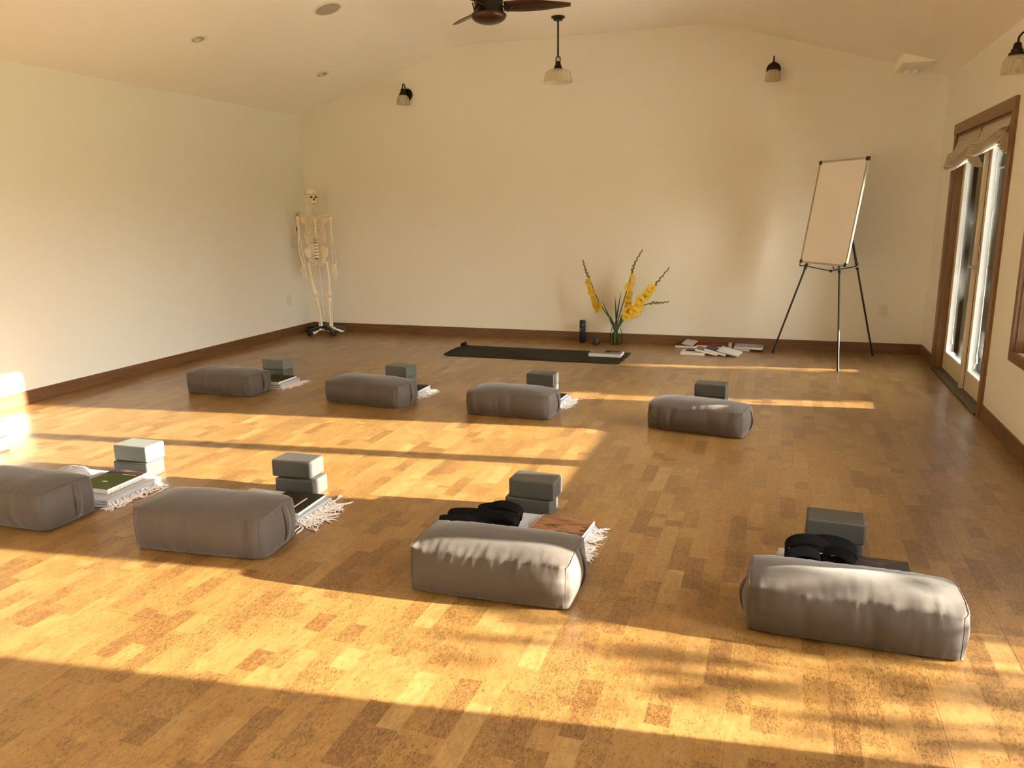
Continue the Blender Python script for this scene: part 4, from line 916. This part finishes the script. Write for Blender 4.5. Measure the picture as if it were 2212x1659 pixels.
def bd(name, x0, y0, x1, y1, z0, z1, mt): 
    m = MB(); V = [fr_ @ Vector((x, y, z)) for x in (x0, x1) for y in (y0, y1) for z in (z0, z1)]; m.add(V, [(0, 1, 3, 2), (4, 6, 7, 5), (0, 4, 5, 1), (2, 3, 7, 6), (0, 2, 6, 4), (1, 5, 7, 3)]); return m.build(name, mt, WB)
bd('panel', 0.01, 0.01, BWD - 0.01, BHT - 0.01, -0.006, 0.004, M['board'])
fw = 0.018
for q in ((0, 0, fw, BHT), (BWD - fw, 0, BWD, BHT), (fw, 0, BWD - fw, fw), (fw, BHT - fw, BWD - fw, BHT)): bd('frame_rail', q[0], q[1], q[2], q[3], -0.009, 0.009, M['alu'])
for x in (-0.003, BWD - 0.032):
    for y in (-0.003, BHT - 0.032): bd('corner_cap', x, y, x + 0.035, y + 0.035, -0.011, 0.011, M['blackp'])

# ------------------------------------------------------------------ lamps
def bell(r, h_, n=10):
    return [(r * 0.30, h_)] + [(r * (0.30 + 0.62 * math.sin(math.pi / 2 * k / n)), h_ * (0.995 - 0.46 * (1 - math.cos(math.pi / 2 * k / n)))) for k in range(1, n + 1)] + [(r * 0.95, h_ * 0.30), (r * 0.985, h_ * 0.04), (r, 0), (r * 0.975, 0), (r * 0.955, h_ * 0.06), (r * 0.92, h_ * 0.30), (r * 0.89, h_ * 0.52)]
t = thing('pendant_lamp', 'pendant lamp with ribbed glass bell shade hanging from the ceiling', 'pendant lamp', (-2.222, 7.965, FLAT))
MB().lathe([(0, 0), (0.068, 0), (0.068, -0.012), (0.048, -0.016), (0.046, -0.034), (0, -0.034)], 28).build('ceiling_canopy', M['bronze'], t, smooth=True)
MB().tube([(0, 0, -0.03), (0, 0, -0.372)], 0.009, 10).build('rod', M['bronze'], t, smooth=True)
m = MB(); m.tube([(-0.016, 0, -0.44), (-0.022, 0, -0.40), (-0.018, 0, -0.375), (0, 0, -0.366), (0.018, 0, -0.375), (0.022, 0, -0.40), (0.016, 0, -0.44)], 0.006, 8); m.lathe([(0.022, -0.415), (0.026, -0.425), (0.028, -0.445), (0.036, -0.452), (0.034, -0.462), (0.036, -0.470), (0.043, -0.472), (0.043, -0.492), (0, -0.492)], 20); m.tube([(0, 0, -0.37), (0, 0, -0.42)], 0.004, 6); m.build('socket', M['bronze'], t, smooth=True)
MB().lathe([(r, z - 0.615) for r, z in bell(0.148, 0.128)], 40).build('lamp_shade', M['shadeg'], t, smooth=True)
MB().ball((0, 0, -0.573), (0.030, 0.030, 0.036), 16, 10).build('bulb', M['lamp'], t, smooth='all')
def sconce(label, loc, rz, arm):
    """wall lamp; local -y points into the room"""
    t = thing('wall_sconce', label, 'wall lamp', loc, (0, 0, rz), group='bronze wall sconces with glass shades')
    MB().lathe([(0, 0), (0.070, 0), (0.070, 0.010), (0.058, 0.016), (0.025, 0.020), (0, 0.020)], 28, (0, -0.001, 0), RX(math.pi / 2)).build('back_plate', M['bronze'], t, smooth=True)
    P = [(0, -0.015, 0.01), (0, -0.05, 0.05)] + [(0, -0.085 - 0.035 * math.cos(a) , 0.075 + 0.035 * math.sin(a)) for a in [math.pi * (1 - k / 8) for k in range(9)]] + [(0, -0.120, 0.04)]
    MB().tube([(0, -0.015, 0.0), (0, -0.045, 0.035), (0, -0.055, 0.075), (0, -0.075, 0.108), (0, -0.100, 0.110), (0, -0.118, 0.085), (0, -0.120, 0.045)], 0.007, 8).build('arm', M['bronze'], t, smooth=True)
    MB().lathe([(0.016, 0.055), (0.022, 0.045), (0.026, 0.02), (0.034, 0.012), (0.034, -0.002), (0.045, -0.006), (0.045, -0.020), (0, -0.020)], 20, (0, -0.120, 0)).build('socket', M['bronze'], t, smooth=True)
    MB().lathe([(r, z - 0.125) for r, z in bell(0.078, 0.108)], 32, (0, -0.120, 0)).build('lamp_shade', M['shadeg'], t, smooth=True)
    MB().ball((0, -0.120, -0.055), (0.022, 0.022, 0.028), 12, 8).build('bulb', M['lamp'], t, smooth='all'); return t
sconce('wall sconce on the back wall, left of the pendant', (-4.330, YB, 2.880), 0.0, 0)
sconce('wall sconce on the back wall above the easel', (-0.185, YB, 2.885), 0.0, 0)
sconce('wall sconce above the French door at the right photo edge', (XR, 5.885, 2.430), -math.pi / 2, 0)
# ceiling fan
FX, FY, FZ = -2.205, 5.950, 2.894
t = thing('ceiling_fan', 'brown ceiling fan with round dome cut off by the top of the photo', 'ceiling fan', (FX, FY, FZ))
MB().lathe([(0, 0)] + [(0.135 * math.sin(math.pi / 2 * k / 10), 0.062 * (1 - math.cos(math.pi / 2 * k / 10))) for k in range(1, 11)] + [(0.135, 0.068), (0.128, 0.072)], 36).build('dome', M['brown'], t, smooth=True)
MB().lathe([(0.131, 0.066), (0.116, 0.085), (0.108, 0.120), (0.110, 0.170), (0.095, 0.215), (0.05, 0.235), (0, 0.237)], 36).build('motor_housing', M['bronze'], t, smooth=True)
MB().tube([(0, 0, 0.23), (0, 0, FLAT - FZ - 0.05)], 0.013, 10).build('down_rod', M['bronze'], t, smooth=True)
MB().lathe([(0.02, FLAT - FZ - 0.075), (0.060, FLAT - FZ - 0.02), (0.065, FLAT - FZ - 0.001), (0, FLAT - FZ - 0.001)], 24).build('ceiling_canopy', M['bronze'], t, smooth=True)
for k in range(3):
    a = math.radians(16 + 121 * k if k < 2 else 257); R_ = Matrix.Rotation(a, 3, 'Z'); rows = []
    L0, L1 = 0.115, 0.62
    for q in range(13):
        u = q / 12; x = L0 + (L1 - L0) * u; w = (0.052 + 0.016 * math.sin(math.pi * min(1, u * 1.3))) * (1 - 0.55 * max(0, (u - 0.55) / 0.45) ** 2.0); pit = -0.42 * (1 - 0.5 * u)
        rows.append([R_ @ Vector((x, v * w * math.cos(pit), 0.128 + v * w * math.sin(pit))) for v in (-1, -0.5, 0, 0.5, 1)])
    o = MB().grid(rows).build('blade', M['brown'], t, smooth='all'); md = o.modifiers.new('thick', 'SOLIDIFY'); md.thickness = 0.007
    MB().tube([R_ @ Vector((0.105, -0.02, 0.125)), R_ @ Vector((0.150, -0.03, 0.080)), R_ @ Vector((0.185, -0.02, 0.118))], 0.005, 6).build('blade_bracket', M['bronze'], o, smooth=True)
# recessed lights and speaker in the left slope
SL = math.atan2(FLAT - EAVE, XA - XL)
for lab, x, y in (('round recessed ceiling light with white trim, nearer the camera', -4.895, 5.947), ('round recessed ceiling light with white trim, nearer the back wall', -4.883, 7.885)):
    t = thing('recessed_light', lab, 'ceiling light', (x, y, gable_z(x)), (0, -SL, 0), group='recessed lights in the ceiling slope')
    MB().lathe([(0.052, -0.001), (0.078, -0.001), (0.080, -0.005), (0.072, -0.009), (0.052, -0.006)], 32).build('trim_ring', M['white'], t, smooth=True)
    MB().lathe([(0.052, -0.004), (0.050, -0.0012), (0, -0.0012)], 32).build('baffle', M['grille'], t, smooth=True); MB().ball((-0.012, 0.0, -0.004), (0.030, 0.030, 0.008), 14, 8).build('bulb', M['lamp'], t, smooth='all')
t = thing('ceiling_speaker', 'round ceiling speaker with beige grille', 'speaker', (-3.950, 6.535, gable_z(-3.950)), (0, -SL, 0))
MB().lathe([(0.112, -0.001), (0.132, -0.001), (0.134, -0.005), (0.126, -0.010), (0.112, -0.008)], 40).build('trim_ring', M['white'], t, smooth=True)
MB().lathe([(0.113, -0.007), (0.06, -0.0085), (0, -0.009)], 40).build('grille', M['grille'], t, smooth=True)
# wedge box in the back right corner
x0, x1, y0 = 0.940, 1.228, 8.235; zb = 2.772
t = thing('ceiling_box', 'white wedge shaped box under the ceiling in the back right corner', 'ceiling box', (x0, YB, zb))
V = [(0, 0, 0), (0, y0 - YB, 0), (x1 - x0, y0 - YB, 0), (x1 - x0, 0, 0), (0, 0, gable_z(x0) - zb - 0.002), (0, y0 - YB, gable_z(x0) - zb - 0.002)]
V = [(x, y - 0.001, z) for x, y, z in V]
MB().add(V, [(0, 1, 2, 3), (0, 4, 5, 1), (1, 5, 2), (0, 3, 4), (4, 3, 2, 5)]).build('wedge_casing', M['ceil'], t)
MB().box2((0.045, -0.42, -0.008), (0.245, -0.12, -0.0005)).build('base_plate', M['white'], t)
for q in (0.10, 0.16): MB().lathe([(0, -0.008), (0.030, -0.008), (0.034, -0.045), (0, -0.048)], 16, (q, -0.22, 0)).build('lamp_head', M['white'], t, smooth=True)

# ------------------------------------------------------------------ plates on the walls
def plate(name, label, cat, loc, rz, w, h_, parts):
    """cover plate; local -y points into the room"""
    t = thing(name, label, cat, loc, (0, 0, rz)); MB().box((0, -0.004, 0), (w, 0.006, h_), bev=0.002).build('cover_plate', M['plate'], t)
    for nm, x, z, sx, sz, dp, mt in parts: MB().box((x, -0.007 - dp / 2 + 0.001, z), (sx, dp, sz)).build(nm, mt, t)
    return t
BK = M['hollow_mark']
def outlet_parts():
    o = []
    for z in (0.026, -0.026):
        o.append(('socket_face', 0, z, 0.036, 0.034, 0.003, M['white']))
        for x in (-0.008, 0.008): o.append(('slot', x, z + 0.004, 0.004, 0.011, 0.0036, BK))
        o.append(('slot', 0, z - 0.010, 0.006, 0.006, 0.0036, BK))
    return o
plate('wall_outlet', 'white double power outlet on the back wall right of the easel', 'outlet', (1.036, YB, 0.449), 0, 0.088, 0.128, outlet_parts())
LW = -math.pi / 2
plate('wall_outlet', 'white outlet low on the left wall behind the skeleton', 'outlet', (XL, 8.335, 0.449), math.pi / 2, 0.085, 0.135, outlet_parts())
plate('light_switch', 'wide white double light switch on the left wall beside the skeleton', 'light switch', (XL, 8.575, 1.155), math.pi / 2, 0.215, 0.125, [('rocker', -0.05, 0, 0.035, 0.068, 0.004, M['white']), ('rocker', 0.05, 0, 0.035, 0.068, 0.004, M['white'])])
plate('fan_control', 'small wall control with dark markings on the left wall beside the skeleton', 'wall control', (XL, 8.598, 1.312), math.pi / 2, 0.115, 0.125, [('dial', 0.0, 0.012, 0.022, 0.050, 0.006, BK), ('dial', 0.018, -0.03, 0.014, 0.03, 0.006, BK)])
plate('thermostat', 'white thermostat with two dark dots on the left wall above the switches', 'thermostat', (XL, 8.640, 1.475), math.pi / 2, 0.125, 0.125, [('dot', -0.016, 0.032, 0.016, 0.018, 0.002, BK), ('dot', 0.012, 0.032, 0.016, 0.018, 0.002, BK), ('seam_line', 0, 0.010, 0.11, 0.004, 0.002, BK)])

# ------------------------------------------------------------------ roman shades on the French door
def roman(label, ya, yb, zt, zb, lift_far, lift_near, seed):
    """relaxed roman shade; ya = near end, yb = far end; gathered in folds at the bottom"""
    t = thing('roman_shade', label, 'window shade', (XR, (ya + yb) / 2, zt), group='linen roman shades on the French door'); w = yb - ya; n = 36
    prof = []                                   # (depth into room, drop) down the front, then the stacked folds
    H_ = zt - zb
    prof += [(0.0, 0.0), (0.010, 0.25 * H_), (0.030, 0.50 * H_)]
    nf = 5
    for k in range(nf):
        z_a = H_ * (0.56 + 0.44 * (k + 1) / nf); prof += [(0.088 + 0.006 * k, z_a - 0.008), (0.092 + 0.006 * k, z_a), (0.080 + 0.004 * k, z_a + 0.006), (0.020, H_ * (0.50 + 0.36 * (k + 1) / nf))]
    rows = []
    for d, z in prof:
        row = []
        for q in range(n + 1):
            u = q / n; sagg = 0.040 * math.sin(math.pi * u) * (z / H_); lift = (lift_near * (1 - u) ** 2 + lift_far * u ** 2) * (z / H_) ** 1.5
            gather = math.exp(-min(u, 1 - u) / 0.05) * (z / H_)
            row.append((-0.002 - d * (1 - 0.25 * gather), -w / 2 + w * u, -(z + sagg - lift - 0.035 * gather * (z / H_)) ))
        rows.append(row)
    o = MB().grid(rows).build('fabric', M['linen'], t, smooth=True); md = o.modifiers.new('thick', 'SOLIDIFY'); md.thickness = 0.002
    MB().box2((-0.004, -w / 2 + 0.005, -0.025), (0.024, w / 2 - 0.005, 0.0)).build('head_rail', M['casy'], t)
    # fans of folded cloth at the near end
    fan = MB(); 
    for k in range(7):
        a = -0.15 + 1.15 * k / 6; r = 0.155; c = Vector((-0.035, -w / 2 - 0.004, -H_ * 0.62 + lift_near * 0.5)); e = c + Vector((-math.sin(a) * 0.10 + 0.04, -0.006, -math.cos(a) * r)); fan.tube([c, c.lerp(e, 0.5) + Vector((0, 0.004, 0)), e], [0.004, 0.010, 0.013], 6)
    fan.build('side_fold', M['linen'], t, smooth='all')
    MB().tube([(-0.030, -w * 0.30, -H_ * 0.9), (-0.015, -w * 0.30, -1.0), (-0.012, -w * 0.31, -1.62), (-0.012, -w * 0.29, -1.72), (-0.012, -w * 0.32, -1.60), (-0.014, -w * 0.27, -1.80), (-0.012, -w * 0.30, -1.66)], 0.0022, 5).build('pull_cord', M['cord'], t)
    MB().tube([(-0.012, -w * 0.30, -1.70), (-0.012, -w * 0.30, -1.755)], [0.006, 0.010], 8).build('cord_tassel', M['cord'], t, smooth=True)
    return t
roman('linen roman shade on the far leaf of the French door, hanging lower', 7.215, 8.075, 2.108, 1.835, 0.0, 0.03, 1)
roman('linen roman shade on the near leaf of the French door', 6.305, 7.165, 2.108, 1.90, 0.0, 0.04, 2)
